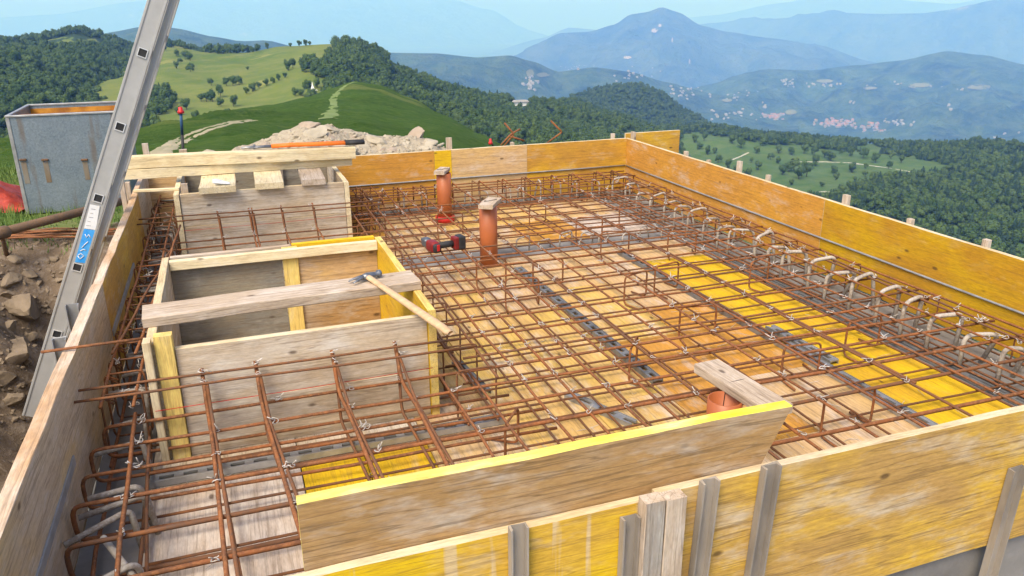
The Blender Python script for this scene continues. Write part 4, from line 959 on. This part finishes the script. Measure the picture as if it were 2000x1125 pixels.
# ------------------------------------------------------------------ rubble mound and stones
sil = [(380, 316), (410, 306), (440, 297), (480, 283), (520, 267), (560, 251), (590, 238), (640, 240), (680, 253), (720, 262), (755, 262), (800, 265), (830, 268), (870, 288), (900, 300), (930, 310)]
NX, NY = 70, 26; V = []
for j in range(NY + 1):
    t = j / NY; y = 9.3 + 4.0 * t
    for i in range(NX + 1):
        px = 380 + 550 * i / NX; top = ony(px, interp([(a_, b_) for a_, b_ in sil], px)[0], 11.4)
        x = top.x * (y / 11.4) ** .3; base = -.62
        prof = smooth(t / .52) if t < .52 else 1 - smooth((t - .52) / .48)
        z = base + (top.z - base) * prof ** .8
        z += prof * (.055 * fbm(x * 2.2, y * 2.2, 5) + .03 * fbm(x * 7, y * 7, 2)) - .03 * prof
        V.append((x, y, z))
Fc = [(j * (NX + 1) + i, j * (NX + 1) + i + 1, (j + 1) * (NX + 1) + i + 1, (j + 1) * (NX + 1) + i) for j in range(NY) for i in range(NX)]
mo = obj('rubble_mound', mesh('rubble_mound', V, Fc, [M['rubble']], None, False)); kind(mo, 'stuff')
from mathutils.bvhtree import BVHTree
def bvh_of(o): return BVHTree.FromPolygons([v.co[:] for v in o.data.vertices], [p.vertices[:] for p in o.data.polygons])
BM = bvh_of(mo)
def cast(bv, px, py):
    h = bv.ray_cast(CAM, ray(px, py).normalized()); return h[0]
# loose small stones of the mound: too many to count, one object
V, Fc = [], []
protos = [rock_mesh('pebble', 'stone', 10, 1, .8, .6, s, 1) for s in range(60, 66)]
for k in range(900):
    px, py = rnd(400, 905), rnd(236, 312); p = cast(BM, px, py)
    if not p: continue
    pm = random.choice(protos); s = .02 + .055 * random.random() ** 2.2
    rm = Matrix.Rotation(rnd(0, 6.3), 3, 'Z') @ Matrix.Rotation(rnd(-.6, .6), 3, 'X'); k0 = len(V)
    V.extend([rm @ (v.co * s) + p for v in pm.vertices]); Fc.extend([tuple(k0 + i for i in f.vertices) for f in pm.polygons])
kind(obj('loose_stones', mesh('loose_stones', V, Fc, [M['stone']])), 'stuff')
big = [(600, 247, .17, 'big pale block on the very top of the rubble mound', .3), (640, 252, .17, 'flat pale slab on the mound beside its topmost block', -.3), (612, 262, .20, 'long slab sloping down just under the top of the mound', .5), (655, 276, .13, None, .8), (555, 290, .12, None, .2), (660, 296, .24, 'large flat pale slab low on the mound above the bolt cutter grips', .25), (622, 292, .17, 'tilted slab low on the mound left of the large flat one', -.6), (735, 276, .24, 'long smooth boulder slanting on the right half of the mound', -.7), (710, 288, .14, None, .2), (815, 268, .17, 'sharp dark-edged slab at the right peak of the mound', .7), (795, 282, .13, None, .4), (840, 280, .14, None, -.3), (770, 292, .12, None, .1), (862, 284, .09, None, .5), (575, 272, .10, None, .3), (520, 284, .10, None, .2), (470, 296, .09, None, .4), (500, 300, .10, None, .1), (690, 268, .09, None, 0), (590, 302, .12, None, .2), (535, 300, .11, None, .5), (750, 300, .11, None, .5), (408, 300, .10, 'rounded stone alone at the left end of the mound', .1), (827, 292, .10, None, .2), (672, 262, .08, None, .2)]
for k, (px, py, s, lab, tl) in enumerate(big):
    p = cast(BM, px, py) or ony(px, py, 11.2)
    o = obj('stone_slab', rock_mesh('stone_slab', 'stone' if k % 3 else 'stone2', 16, s * 1.25, s * .95, s * .5, 100 + k), None, p + Vector((0, .05, -.01)))
    o.rotation_euler = (rnd(-.2, .5), -tl, rnd(0, 6.28) if not lab else rnd(-.3, .3)); tag(o, lab or 'angular pale stone lying on the rubble mound', 'stone', None if lab else 'stones on the rubble mound')
M['stone3'] = simple('earthy_stone', (.27, .21, .145), (.15, .115, .08), 5, .95, 0, .9, .03, .15, (1, 1, 1), .3, .7, 8)
bank = [(45, 600, .27, 'large buff boulder sticking out of the trench bank'), (30, 690, .20, 'rounded grey boulder low in the trench bank under the buff one'), (20, 545, .13, None), (60, 535, .10, None), (110, 505, .07, None), (30, 510, .09, None), (125, 480, .06, None), (90, 560, .07, None), (15, 645, .12, None), (75, 500, .05, None), (60, 660, .10, None), (5, 740, .14, None), (20, 780, .10, None), (100, 530, .05, None), (12, 575, .09, None), (45, 480, .05, None), (118, 545, .06, None), (140, 500, .05, None)]
for k, (px, py, s, lab) in enumerate(bank):
    p = onground(px, py); o = obj('bank_stone', rock_mesh('bank_stone', 'stone3', 18, s, s * .8, s * .6, 300 + k), None, p)
    o.rotation_euler = (rnd(-.4, .4), rnd(-.4, .4), rnd(0, 6.28)); tag(o, lab or 'stone stuck in the trench bank on the left', 'stone', None if lab else 'stones in the trench bank')
V, Fc = [], []
for k in range(2200):
    p = onground(rnd(-20, 175), rnd(455, 860)) if k < 1500 else (lambda x, y: Vector((x, y, ground_h(x, y)[0])))(rnd(-4, -.9), rnd(1, 7.8)); pm = random.choice(protos); s = .008 + .05 * random.random() ** 3
    rm = Matrix.Rotation(rnd(0, 6.3), 3, 'Z') @ Matrix.Rotation(rnd(-.6, .6), 3, 'X'); k0 = len(V)
    V.extend([rm @ (v.co * s) + p for v in pm.vertices]); Fc.extend([tuple(k0 + i for i in f.vertices) for f in pm.polygons])
kind(obj('loose_stones', mesh('loose_stones', V, Fc, [M['stone3']])), 'stuff')
# grass blades on the terrace
M['blade'] = simple('grass_blades', (.07, .15, .025), (.17, .23, .06), 1.2, .7, 0, 0)
V, Fc = [], []
for k in range(15000):
    x, y = rnd(-4.2, -.75), rnd(8.0, 13.5)
    if y < 9.2 and random.random() < .75 - (y - 8) * .4: continue
    z, s = ground_h(x, y); h = rnd(.03, .10) * (1 if y < 9.6 else 1.3); a = rnd(0, 6.28); d = Vector((math.cos(a), math.sin(a), 0)) * .006; ln = Vector((rnd(-.5, .5), rnd(-.5, .5), 0)) * h
    k0 = len(V); V += [Vector((x, y, z - .01)) - d, Vector((x, y, z - .01)) + d, Vector((x, y, z + h)) + ln]; Fc.append((k0, k0 + 1, k0 + 2))
kind(obj('grass', mesh('grass', V, Fc, [M['blade']])), 'stuff')

# ------------------------------------------------------------------ trees
def leafmat(name, a, b, c):
    n = NB(name); oi = n.n('ShaderNodeObjectInfo'); v = n.noise(n.coord((1, 1, 1)), .5, 3, .6)
    col = n.mix(oi.outputs['Random'], a, b); col = n.mix(n.ramp(v, [(.4, 0), (.7, .7)]), col, c)
    return n.fin(col, .8, 0, .15)
M['leaf'] = leafmat('broadleaf', (.030, .064, .020), (.066, .108, .028), (.095, .140, .042))
M['leaf2'] = leafmat('conifer_needles', (.020, .046, .024), (.034, .064, .030), (.05, .085, .042))
M['bark'] = simple('bark', (.10, .075, .055), (.06, .045, .035), 3, .9, 0, .4)
def crown_mesh(seed, conifer=False, leaves=260):
    """crown about 1 m tall and wide at unit scale: core lobes plus many leaf-clump faces"""
    rr = random.Random(seed); V, Fc = [], []
    if conifer:
        for k in range(leaves):
            z = rr.random() ** .8; r = (1 - z) * .30 * (.75 + .5 * rr.random()) * (1 + .2 * math.sin(z * 40)); a = rr.uniform(0, 6.28)
            c = Vector((r * math.cos(a), r * math.sin(a), .12 + z * .9)); s = .05 + .05 * (1 - z)
            o = Vector((math.cos(a), math.sin(a), -.5)); t = Vector((-math.sin(a), math.cos(a), rr.uniform(-.3, .3))); k0 = len(V)
            V += [c - t * s - o * s * .3, c + t * s - o * s * .3, c + o * s * 1.3]; Fc.append((k0, k0 + 1, k0 + 2))
        n = 7; k0 = len(V)
        for z, r in ((.1, .17), (.5, .10), (.95, .01)):
            for k in range(n): V.append(Vector((r * math.cos(6.28 * k / n), r * math.sin(6.28 * k / n), z)))
        for j in range(2):
            for k in range(n): Fc.append((k0 + j * n + k, k0 + j * n + (k + 1) % n, k0 + (j + 1) * n + (k + 1) % n, k0 + (j + 1) * n + k))
    else:
        lobes = [(Vector((rr.uniform(-.24, .24), rr.uniform(-.24, .24), rr.uniform(.32, .78))), rr.uniform(.17, .28)) for _ in range(8)] + [(Vector((0, 0, .55)), .30)]
        for c, r in lobes:
            bm = bmesh.new(); bmesh.ops.create_icosphere(bm, subdivisions=1, radius=r * .8); k0 = len(V)
            for v in bm.verts: V.append(c + v.co * (1 + .25 * noise.noise(v.co * 9 + c * 7)))
            for f in bm.faces: Fc.append(tuple(k0 + v.index for v in f.verts))
            bm.free()
        for k in range(leaves):
            c, r = rr.choice(lobes); d = Vector((rr.gauss(0, 1), rr.gauss(0, 1), rr.gauss(.25, 1))).normalized(); p = c + d * r * rr.uniform(.75, 1.12); s = rr.uniform(.03, .065)
            u = d.orthogonal().normalized(); v = d.cross(u); a = rr.uniform(0, 6.28); u, v = u * math.cos(a) + v * math.sin(a), v * math.cos(a) - u * math.sin(a); u = (u + d * rr.uniform(-.7, .7)).normalized(); k0 = len(V)
            V += [p - u * s - v * s * .7, p + u * s - v * s * .6, p + u * s * .8 + v * s, p - u * s * .7 + v * s * .8]; Fc.append((k0, k0 + 1, k0 + 2, k0 + 3))
    return mesh('crown', V, Fc, [M['leaf2' if conifer else 'leaf']])
CR = [crown_mesh(s) for s in range(5)]; CN = [crown_mesh(50 + s, True, 200) for s in range(2)]
V, Fc = tube_data([[(0, 0, -.05), (.01, 0, .3), (0, .01, .6)], [(0, 0, .3), (.16, .02, .55)], [(0, 0, .33), (-.14, -.08, .6)]], .03, 6)
TRUNK = mesh('trunk', V, Fc, [M['bark']], None, True)
pc = bpy.data.collections.new('tree_kinds')
KIND = []
for k, cm in enumerate(CR + CN):
    o = bpy.data.objects.new('kind_%02d' % k, cm); pc.objects.link(o)
def make_group():
    g = bpy.data.node_groups.new('scatter', 'GeometryNodeTree')
    g.interface.new_socket('Geometry', in_out='INPUT', socket_type='NodeSocketGeometry'); g.interface.new_socket('Geometry', in_out='OUTPUT', socket_type='NodeSocketGeometry')
    N = g.nodes; gi, go = N.new('NodeGroupInput'), N.new('NodeGroupOutput'); ip = N.new('GeometryNodeInstanceOnPoints'); ci = N.new('GeometryNodeCollectionInfo')
    ci.inputs['Collection'].default_value = pc; ci.inputs['Separate Children'].default_value = True; ci.inputs['Reset Children'].default_value = True
    def attr(n, t): a = N.new('GeometryNodeInputNamedAttribute'); a.data_type = t; a.inputs['Name'].default_value = n; return a.outputs[0]
    g.links.new(gi.outputs[0], ip.inputs['Points']); g.links.new(ci.outputs[0], ip.inputs['Instance']); ip.inputs['Pick Instance'].default_value = True
    g.links.new(attr('idx', 'INT'), ip.inputs['Instance Index']); g.links.new(attr('rot', 'FLOAT_VECTOR'), ip.inputs['Rotation']); g.links.new(attr('scl', 'FLOAT_VECTOR'), ip.inputs['Scale'])
    g.links.new(ip.outputs[0], go.inputs[0]); return g
GRP = make_group()
def forest(name, pts, conif=.12):
    m = bpy.data.meshes.new(name); m.from_pydata([p for p, s in pts], [], [])
    a = m.attributes.new('idx', 'INT', 'POINT'); a.data.foreach_set('value', [random.choice((5, 6)) if random.random() < conif else random.randrange(5) for _ in pts])
    a = m.attributes.new('rot', 'FLOAT_VECTOR', 'POINT'); a.data.foreach_set('vector', [v for _ in pts for v in (0, 0, rnd(0, 6.28))])
    a = m.attributes.new('scl', 'FLOAT_VECTOR', 'POINT'); a.data.foreach_set('vector', [v for p, s in pts for v in (s * rnd(.85, 1.1), s * rnd(.85, 1.1), s * rnd(.9, 1.3))])
    o = obj(name, m); md = o.modifiers.new('scatter', 'NODES'); md.node_group = GRP; kind(o, 'stuff'); return o
def inside(poly, x, y):
    c = False; j = len(poly) - 1
    for i in range(len(poly)):
        xi, yi = poly[i]; xj, yj = poly[j]
        if (yi > y) != (yj > y) and x < (xj - xi) * (y - yi) / (yj - yi) + xi: c = not c
        j = i
    return c
def scatter(name, lname, polys, holes, spacing, size, conif=.12, dens=1.0):
    rows = LOFT[lname][0]; pts = []
    for j in range(len(rows) - 1):
        for i in range(len(rows[0]) - 1):
            a, b, c, d = rows[j][i], rows[j][i + 1], rows[j + 1][i + 1], rows[j + 1][i]
            ar = ((b - a).cross(d - a)).length; n = ar / spacing ** 2 * dens; n = int(n) + (random.random() < n - int(n))
            for _ in range(n):
                u, v = random.random(), random.random(); p = a.lerp(b, u).lerp(d.lerp(c, u), v); q = proj(p)
                if q and any(inside(P_, *q) for P_ in polys) and not any(inside(P_, *q) for P_ in holes):
                    s = rnd(*size); pts.append((p - Vector((0, 0, s * .12)), s))
    return forest(name, pts, conif)
OFF = (-400, 2600)
scatter('left_forest', 'forest_ridge', [[(-1400, -50), (600, -50), (600, 500), (-1400, 500)]], [[(15, 88), (90, 80), (130, 70), (150, 66), (205, 82), (208, 92), (120, 95), (30, 93)]], 4.7, (3.6, 7.6), .12)
scatter('shoulder_forest', 'forest_shoulder', [[(690, -50), (1345, -50), (1345, 260), (1310, 400), (1310, 500), (600, 500), (600, 140), (650, 140), (655, 60)]], [[(1000, 194), (1036, 194), (1036, 216), (1000, 216)]], 4.8, (3.6, 7.6), .12)
scatter('shoulder_forest', 'meadow_hill', [[(650, 70), (800, 60), (800, 400), (700, 250), (640, 190), (625, 152), (590, 140), (600, 122), (630, 128), (650, 100)], [(240, 60), (330, 60), (420, 90), (500, 92), (505, 103), (420, 106), (340, 92), (300, 96)], [(275, 180), (330, 178), (345, 205), (300, 245), (330, 260), (255, 290), (255, 200)]], [], 4.8, (3.6, 7.6), .1)
scatter('hill_forest', E_HILL.name, [[(1000, -50), (1700, -50), (1700, 500), (1000, 500)]], [], 6.5, (5, 9), .05)
scatter('right_forest', 'green_slope', [[(1500, 402), (1600, 392), (1645, 379), (1712, 355), (1815, 343), (1870, 328), (1800, 312), (1700, 298), (1640, 296), (1560, 286), (1500, 284), (1440, 272), (1370, 262), (1300, 262), (1300, 235), (2500, 200), (2500, 950), (1500, 950)], [(1180, 240), (1325, 240), (1332, 290), (1345, 320), (1370, 360), (1180, 560)]], [[(1660, 290), (1700, 282), (1745, 296), (1700, 302)], [(1495, 287), (1560, 283), (1600, 292), (1560, 297)]], 4.7, (3.8, 8), .4)
# trees that stand on their own
BV = {k: bvh_of(bpy.data.objects[k]) for k in ('meadow_hill', 'green_slope', 'near_hill', 'forest_shoulder')}
def lone(px, py, wpx, surf, label, grp, wide=1.0, k=None):
    p = cast(BV[surf], px, py)
    if p is None: return
    dist = (p - CAM).length; s = wpx / F_PX * dist * 1.25
    root = thing('tree', label, 'tree', grp, p); root.rotation_euler = (0, 0, rnd(0, 6.28)); root.scale = (s * wide, s * wide, s * rnd(.9, 1.25))
    obj('trunk', TRUNK, root); obj('crown', (CR + CN)[k] if k is not None else random.choice(CR), root, (0, 0, -.03))
L1 = 'dark bushy tree standing alone on the pale meadow slope'; G1 = 'lone trees on the pale meadow'
for px, py, wd in ((372, 141, 12), (374, 134, 10), (413, 167, 10), (443, 168, 12), (455, 168, 13), (467, 166, 14), (345, 134, 9), (393, 198, 14), (404, 199, 16), (416, 199, 15), (431, 190, 16), (432, 208, 13), (456, 208, 16), (482, 184, 10), (494, 179, 14), (506, 172, 10), (521, 168, 11), (533, 163, 10), (544, 158, 10), (563, 138, 14), (572, 132, 14), (484, 137, 6), (382, 235, 13), (365, 214, 18), (350, 225, 14), (448, 228, 12), (345, 110, 10), (362, 116, 12), (372, 118, 11), (352, 124, 8), (578, 188, 12), (590, 188, 12), (320, 100, 10), (522, 96, 8), (568, 92, 7), (585, 91, 8), (597, 90, 9), (605, 89, 8), (612, 146, 14), (598, 141, 14), (556, 152, 9), (240, 130, 12), (248, 128, 12)):
    lone(px, py, wd, 'meadow_hill', L1, G1)
lone(603, 173, 12, 'meadow_hill', 'dark tree close left of the white shrine on the meadow', None); lone(620, 172, 14, 'meadow_hill', 'dark tree close right of the white shrine on the meadow', None)
L2 = 'tree standing on the green meadow beyond the right wall'; G2 = 'lone trees on the green meadow'
RT = [(1447, 290, 16), (1430, 280, 14), (1367, 292, 12), (1382, 302, 12), (1481, 332, 12), (1550, 334, 20), (1575, 345, 22), (1560, 350, 18), (1540, 336, 16), (1528, 342, 16), (1592, 324, 14), (1622, 314, 16), (1630, 340, 14), (1632, 352, 11), (1664, 337, 16), (1669, 355, 8), (1610, 308, 14), (1590, 303, 14), (1570, 300, 14), (1545, 303, 14), (1520, 300, 14), (1505, 312, 11), (1477, 300, 12), (1467, 318, 8), (1520, 320, 10), (1403, 318, 12), (1420, 330, 14), (1440, 340, 14), (1460, 350, 15), (1395, 300, 10), (1356, 278, 12), (1375, 275, 12), (1640, 300, 14), (1660, 305, 14), (1685, 310, 14), (1710, 318, 14), (1735, 330, 10), (1690, 345, 10), (1605, 365, 9), (1500, 368, 14), (1520, 380, 14), (1480, 365, 16), (1690, 330, 8), (1408, 268, 12), (1490, 285, 14), (1740, 310, 12), (1760, 318, 12), (1655, 385, 10), (1580, 386, 12), (1545, 362, 10)]
for px, py, wd in RT: lone(px, py, wd, 'green_slope', L2, G2)
# paths: worn tracks draped on the land
M['track'] = simple('dirt_track', (.34, .29, .20), (.24, .23, .12), .8, .95, 0, .3)
M['track2'] = simple('worn_grass', (.17, .21, .07), (.12, .18, .045), .3, .95, 0, .2)
M['road'] = simple('gravel_road', (.42, .40, .34), (.34, .33, .26), .1, .95, 0, .1)
def ribbon(name, pts, surf, width, mat, lift=.03, n=40):
    V, Fc = [], []; P = []
    for i in range(n + 1):
        t = i / n * (len(pts) - 1); k = min(int(t), len(pts) - 2); f = t - k
        px = pts[k][0] + (pts[k + 1][0] - pts[k][0]) * f; py = pts[k][1] + (pts[k + 1][1] - pts[k][1]) * f
        h = cast(BV[surf], px, py)
        if h: P.append(h)
    K = 4
    for i, p in enumerate(P):
        d = P[min(i + 1, len(P) - 1)] - P[max(i - 1, 0)]; d.z = 0
        if d.length < 1e-6: d = Vector((1, 0, 0))
        s = Vector((-d.y, d.x, 0)).normalized() * width / 2 * rnd(.65, 1.3)
        for e in range(K + 1):
            q = p + s * (2 * e / K - 1)
            h = BV[surf].ray_cast(Vector((q.x, q.y, q.z + 60)), Vector((0, 0, -1)))[0]
            V.append(Vector((q.x, q.y, (h.z if h else q.z) + (lift if 0 < e < K else -lift * .5))))
    for i in range(len(P) - 1):
        for e in range(K): a = i * (K + 1) + e; Fc.append((a, a + 1, a + K + 2, a + K + 1))
    return kind(obj(name, mesh(name, V, Fc, [M[mat]], None, True)), 'structure')
ribbon('path', [(268, 330), (295, 302), (330, 280), (370, 262), (400, 250), (450, 238), (490, 234)], 'near_hill', .32, 'track', .012, 90)
ribbon('path', [(292, 330), (312, 302), (345, 283), (385, 264), (412, 252), (458, 240), (500, 235)], 'near_hill', .32, 'track', .012, 90)
ribbon('path', [(640, 232), (652, 208), (650, 192), (662, 178), (676, 166), (692, 160)], 'near_hill', 1.1, 'track2', .03, 70)
ribbon('path', [(1560, 316), (1610, 316), (1660, 318), (1720, 326), (1770, 334), (1808, 342)], 'green_slope', 2.2, 'road', .15, 90)
ribbon('path', [(1430, 312), (1445, 306), (1462, 298)], 'green_slope', 2.2, 'road', .15, 40)
ribbon('path', [(1640, 377), (1610, 374), (1580, 376)], 'green_slope', 2.2, 'road', .15, 40)
# ------------------------------------------------------------------ far houses
def house_geo(V, Fc, I, p, w_, d_, h_, a):
    ca, sa = math.cos(a), math.sin(a); k = len(V)
    def pt(x, y, z): V.append(Vector((p.x + x * ca - y * sa, p.y + x * sa + y * ca, p.z + z)))
    for z in (-6, h_):
        for x, y in ((-w_, -d_), (w_, -d_), (w_, d_), (-w_, d_)): pt(x, y, z)
    pt(-w_, 0, h_ * 1.45); pt(w_, 0, h_ * 1.45)
    for f in ((0, 1, 5, 4), (1, 2, 6, 5), (2, 3, 7, 6), (3, 0, 4, 7), (5, 6, 9), (7, 4, 8)): Fc.append(tuple(k + i for i in f)); I.append(0)
    for f in ((4, 5, 9, 8), (6, 7, 8, 9)): Fc.append(tuple(k + i for i in f)); I.append(1)
M['render'] = simple('house_render', (.32, .30, .28), (.24, .225, .21), .05, .9, 0, 0)
M['tiles'] = simple('roof_tiles', (.38, .17, .10), (.28, .13, .08), .05, .9, 0, 0)
hills = [o for o in bpy.data.objects if o.name.startswith('wooded_hill')]
BH = [bvh_of(o) for o in hills] + [bvh_of(bpy.data.objects['mountain.002']), bvh_of(bpy.data.objects['valley_ground'])]
def farcast(px, py):
    best = None
    for bv in BH:
        h = cast(bv, px, py)
        if h and (best is None or (h - CAM).length < (best - CAM).length): best = h
    return best
def town(name, spots, mats, size):
    V, Fc, I = [], [], []
    for (x0, y0, x1, y1, n) in spots:
        for _ in range(n):
            cx_, cy_ = (x0 + x1) / 2, (y0 + y1) / 2
            px = min(x1, max(x0, random.gauss(cx_, (x1 - x0) * .27))); py = min(y1, max(y0, random.gauss(cy_, (y1 - y0) * .3)))
            p = farcast(px, py)
            if p and (p - CAM).length > 2200:
                s = rnd(*size); house_geo(V, Fc, I, p, s, s * .75, s * rnd(.6, 1.0), rnd(0, 3.14))
    return kind(obj(name, mesh(name, V, Fc, [M[mats[0]], M[mats[1]]], I)), 'stuff')
town('far_town', [(1590, 233, 1665, 248, 60), (1490, 224, 1530, 234, 26), (1660, 240, 1730, 258, 24)], ('render', 'tiles'), (5, 9))
M['paleroof'] = simple('pale_roof', (.33, .315, .30), (.26, .25, .235), .05, .9, 0, 0)
town('far_villages', [(1310, 170, 1370, 198, 22), (1380, 175, 1480, 200, 14), (1390, 214, 1500, 234, 24), (1526, 156, 1552, 170, 18), (1566, 160, 1660, 170, 18), (1690, 160, 1760, 168, 6), (1715, 233, 1785, 246, 16), (1020, 150, 1050, 176, 26), (1090, 126, 1160, 136, 20), (1840, 196, 1880, 215, 3), (1920, 255, 1990, 285, 12), (1650, 195, 1680, 210, 3), (1790, 165, 1930, 178, 6), (1200, 130, 1290, 160, 16), (1480, 200, 1500, 212, 6)], ('render', 'paleroof'), (3.5, 7.5))
# small white shrine on the meadow, white building in the wood
p = cast(BV['meadow_hill'], 611, 177); sh = thing('shrine', 'small white shrine with a pointed top on the meadow slope', 'shrine', None, p)
M['whitewash'] = simple('whitewash', (.78, .78, .76), (.66, .66, .64), .5, .9, 0, 0)
s = (p - CAM).length / F_PX * .7
def part_box(nm, lo, hi, mat, root, taper=None): o = bevbox(nm, Vector(lo) * s + p, Vector(hi) * s + p, mat, root, .02 * s, 1, None, taper); return o
part_box('base', (-11, -6, -4), (11, 6, 2), 'whitewash', sh); part_box('body', (-5, -4, 2), (5, 4, 11), 'whitewash', sh, .55); part_box('spire', (-2, -2, 11), (2, 2, 22), 'whitewash', sh, .2)
p = cast(BV['forest_shoulder'], 1017, 206); s = (p - CAM).length / F_PX; bl = thing('white_building', 'lone white building on the crest of the forest shoulder', 'building', None, p)
part_box('wall', (-13, -6, -5), (13, 6, 7), 'whitewash', bl); part_box('roof', (-15, -8, 7.01), (15, 8, 10), 'paleroof', bl, .8)

# bare fields and a rock scar on the far slopes
def drape(name, cx_, cy_, rx, ry, mat, lift=12, bv=None):
    V, Fc = [], []; n = 14; farcast = (lambda a, b: cast(bv, a, b)) if bv else globals()['farcast']; c = farcast(cx_, cy_)
    if not c: return
    V.append(c - (c - CAM).normalized() * lift)
    for ring in (.5, 1):
        for k in range(n):
            a = 6.283 * k / n; r = ring * (1 + .35 * fbm(math.cos(a) * 1.5 + cx_, math.sin(a) * 1.5, ring)); h = farcast(cx_ + rx * r * math.cos(a), cy_ + ry * r * math.sin(a))
            h = h if h and abs((h - CAM).length - (c - CAM).length) < 900 else c
            V.append(h - (h - CAM).normalized() * lift)
    for k in range(n): k2 = (k + 1) % n; Fc += [(0, 1 + k, 1 + k2), (1 + k, 1 + n + k, 1 + n + k2, 1 + k2)]
    kind(obj(name, mesh(name, V, Fc, [M[mat]], None, True)), 'structure')
M['field'] = simple('mown_field', (.17, .165, .085), (.13, .145, .07), .01, .95, 0, 0)
M['scar'] = simple('bare_rock', (.36, .30, .27), (.26, .22, .20), .01, .95, 0, 0)
for cx_, cy_, rx, ry in ((1612, 158, 16, 3.5), (1800, 166, 18, 4), (1783, 168, 8, 4), (1912, 170, 22, 5), (1545, 219, 12, 5), (1035, 143, 8, 7), (1060, 146, 12, 4), (1420, 196, 10, 3), (1700, 172, 14, 2.5)): drape('field', cx_, cy_, rx, ry, 'field')
for cx_, cy_, rx, ry in ((1278, 60, 6, 4), (1289, 50, 3, 3), (1313, 78, 1.5, 5), (1347, 120, 1.5, 5), (1225, 112, 8, 3)): drape('rock_scar', cx_, cy_, rx, ry, 'scar', 25)
# every look-alike gets a label that says which one it is
def nth(n): return '%d%s' % (n, 'th' if 10 < n % 100 < 14 else {1: 'st', 2: 'nd', 3: 'rd'}.get(n % 10, 'th'))
GR = {}
for o in bpy.data.objects:
    if o.parent is None and o.get('group') and o.get('label'): GR.setdefault((o['group'], o['label']), []).append(o)
HOW = {'starter hoops along the right wall': (lambda o: -(o.matrix_basis.translation.y), 'bent starter hoop at the foot of the right wall, %s counted from the back corner'),
       'starter hoops along the back wall': (lambda o: o.matrix_basis.translation.x, 'mortar-coated starter hoop at the foot of the back wall, %s from the left'),
       'hoops on the inner wall strip': (lambda o: o.matrix_basis.translation.x, 'short mortar-coated hoop on the concrete strip across the deck, %s from the left'),
       'bent starters in the left gap': (lambda o: o.matrix_basis.translation.y, 'mortar-coated bent bar inside the left stirrup cage, %s from the viewer'),
       'spacer chairs in the mat': (lambda o: proj(o.matrix_basis.translation)[0], 'bent rusty spacer chair between the rebar mats, %s from the left'),
       'lone trees on the pale meadow': (lambda o: proj(o.matrix_basis.translation)[0], 'dark bushy tree alone on the pale meadow slope, %s from the left'),
       'lone trees on the green meadow': (lambda o: proj(o.matrix_basis.translation)[0], 'tree on the green meadow beyond the right wall, %s from the left'),
       'stones on the rubble mound': (lambda o: proj(o.matrix_basis.translation)[0], 'angular pale stone on the rubble mound, %s from the left'),
       'stones in the trench bank': (lambda o: proj(o.matrix_basis.translation)[1], 'stone stuck in the trench bank on the left, %s from the top')}
for (g, l), os_ in GR.items():
    if g in HOW:
        os_.sort(key=HOW[g][0])
        for i, o in enumerate(os_): o['label'] = HOW[g][1] % nth(i + 1)

BR = bvh_of(bpy.data.objects['forest_ridge'])
for cx_, cy_, rx, ry in ((60, 88, 46, 5), (130, 83, 40, 9), (175, 84, 32, 8)): drape('meadow_patch', cx_, cy_, rx, ry, 'meadow', 1.5, BR)
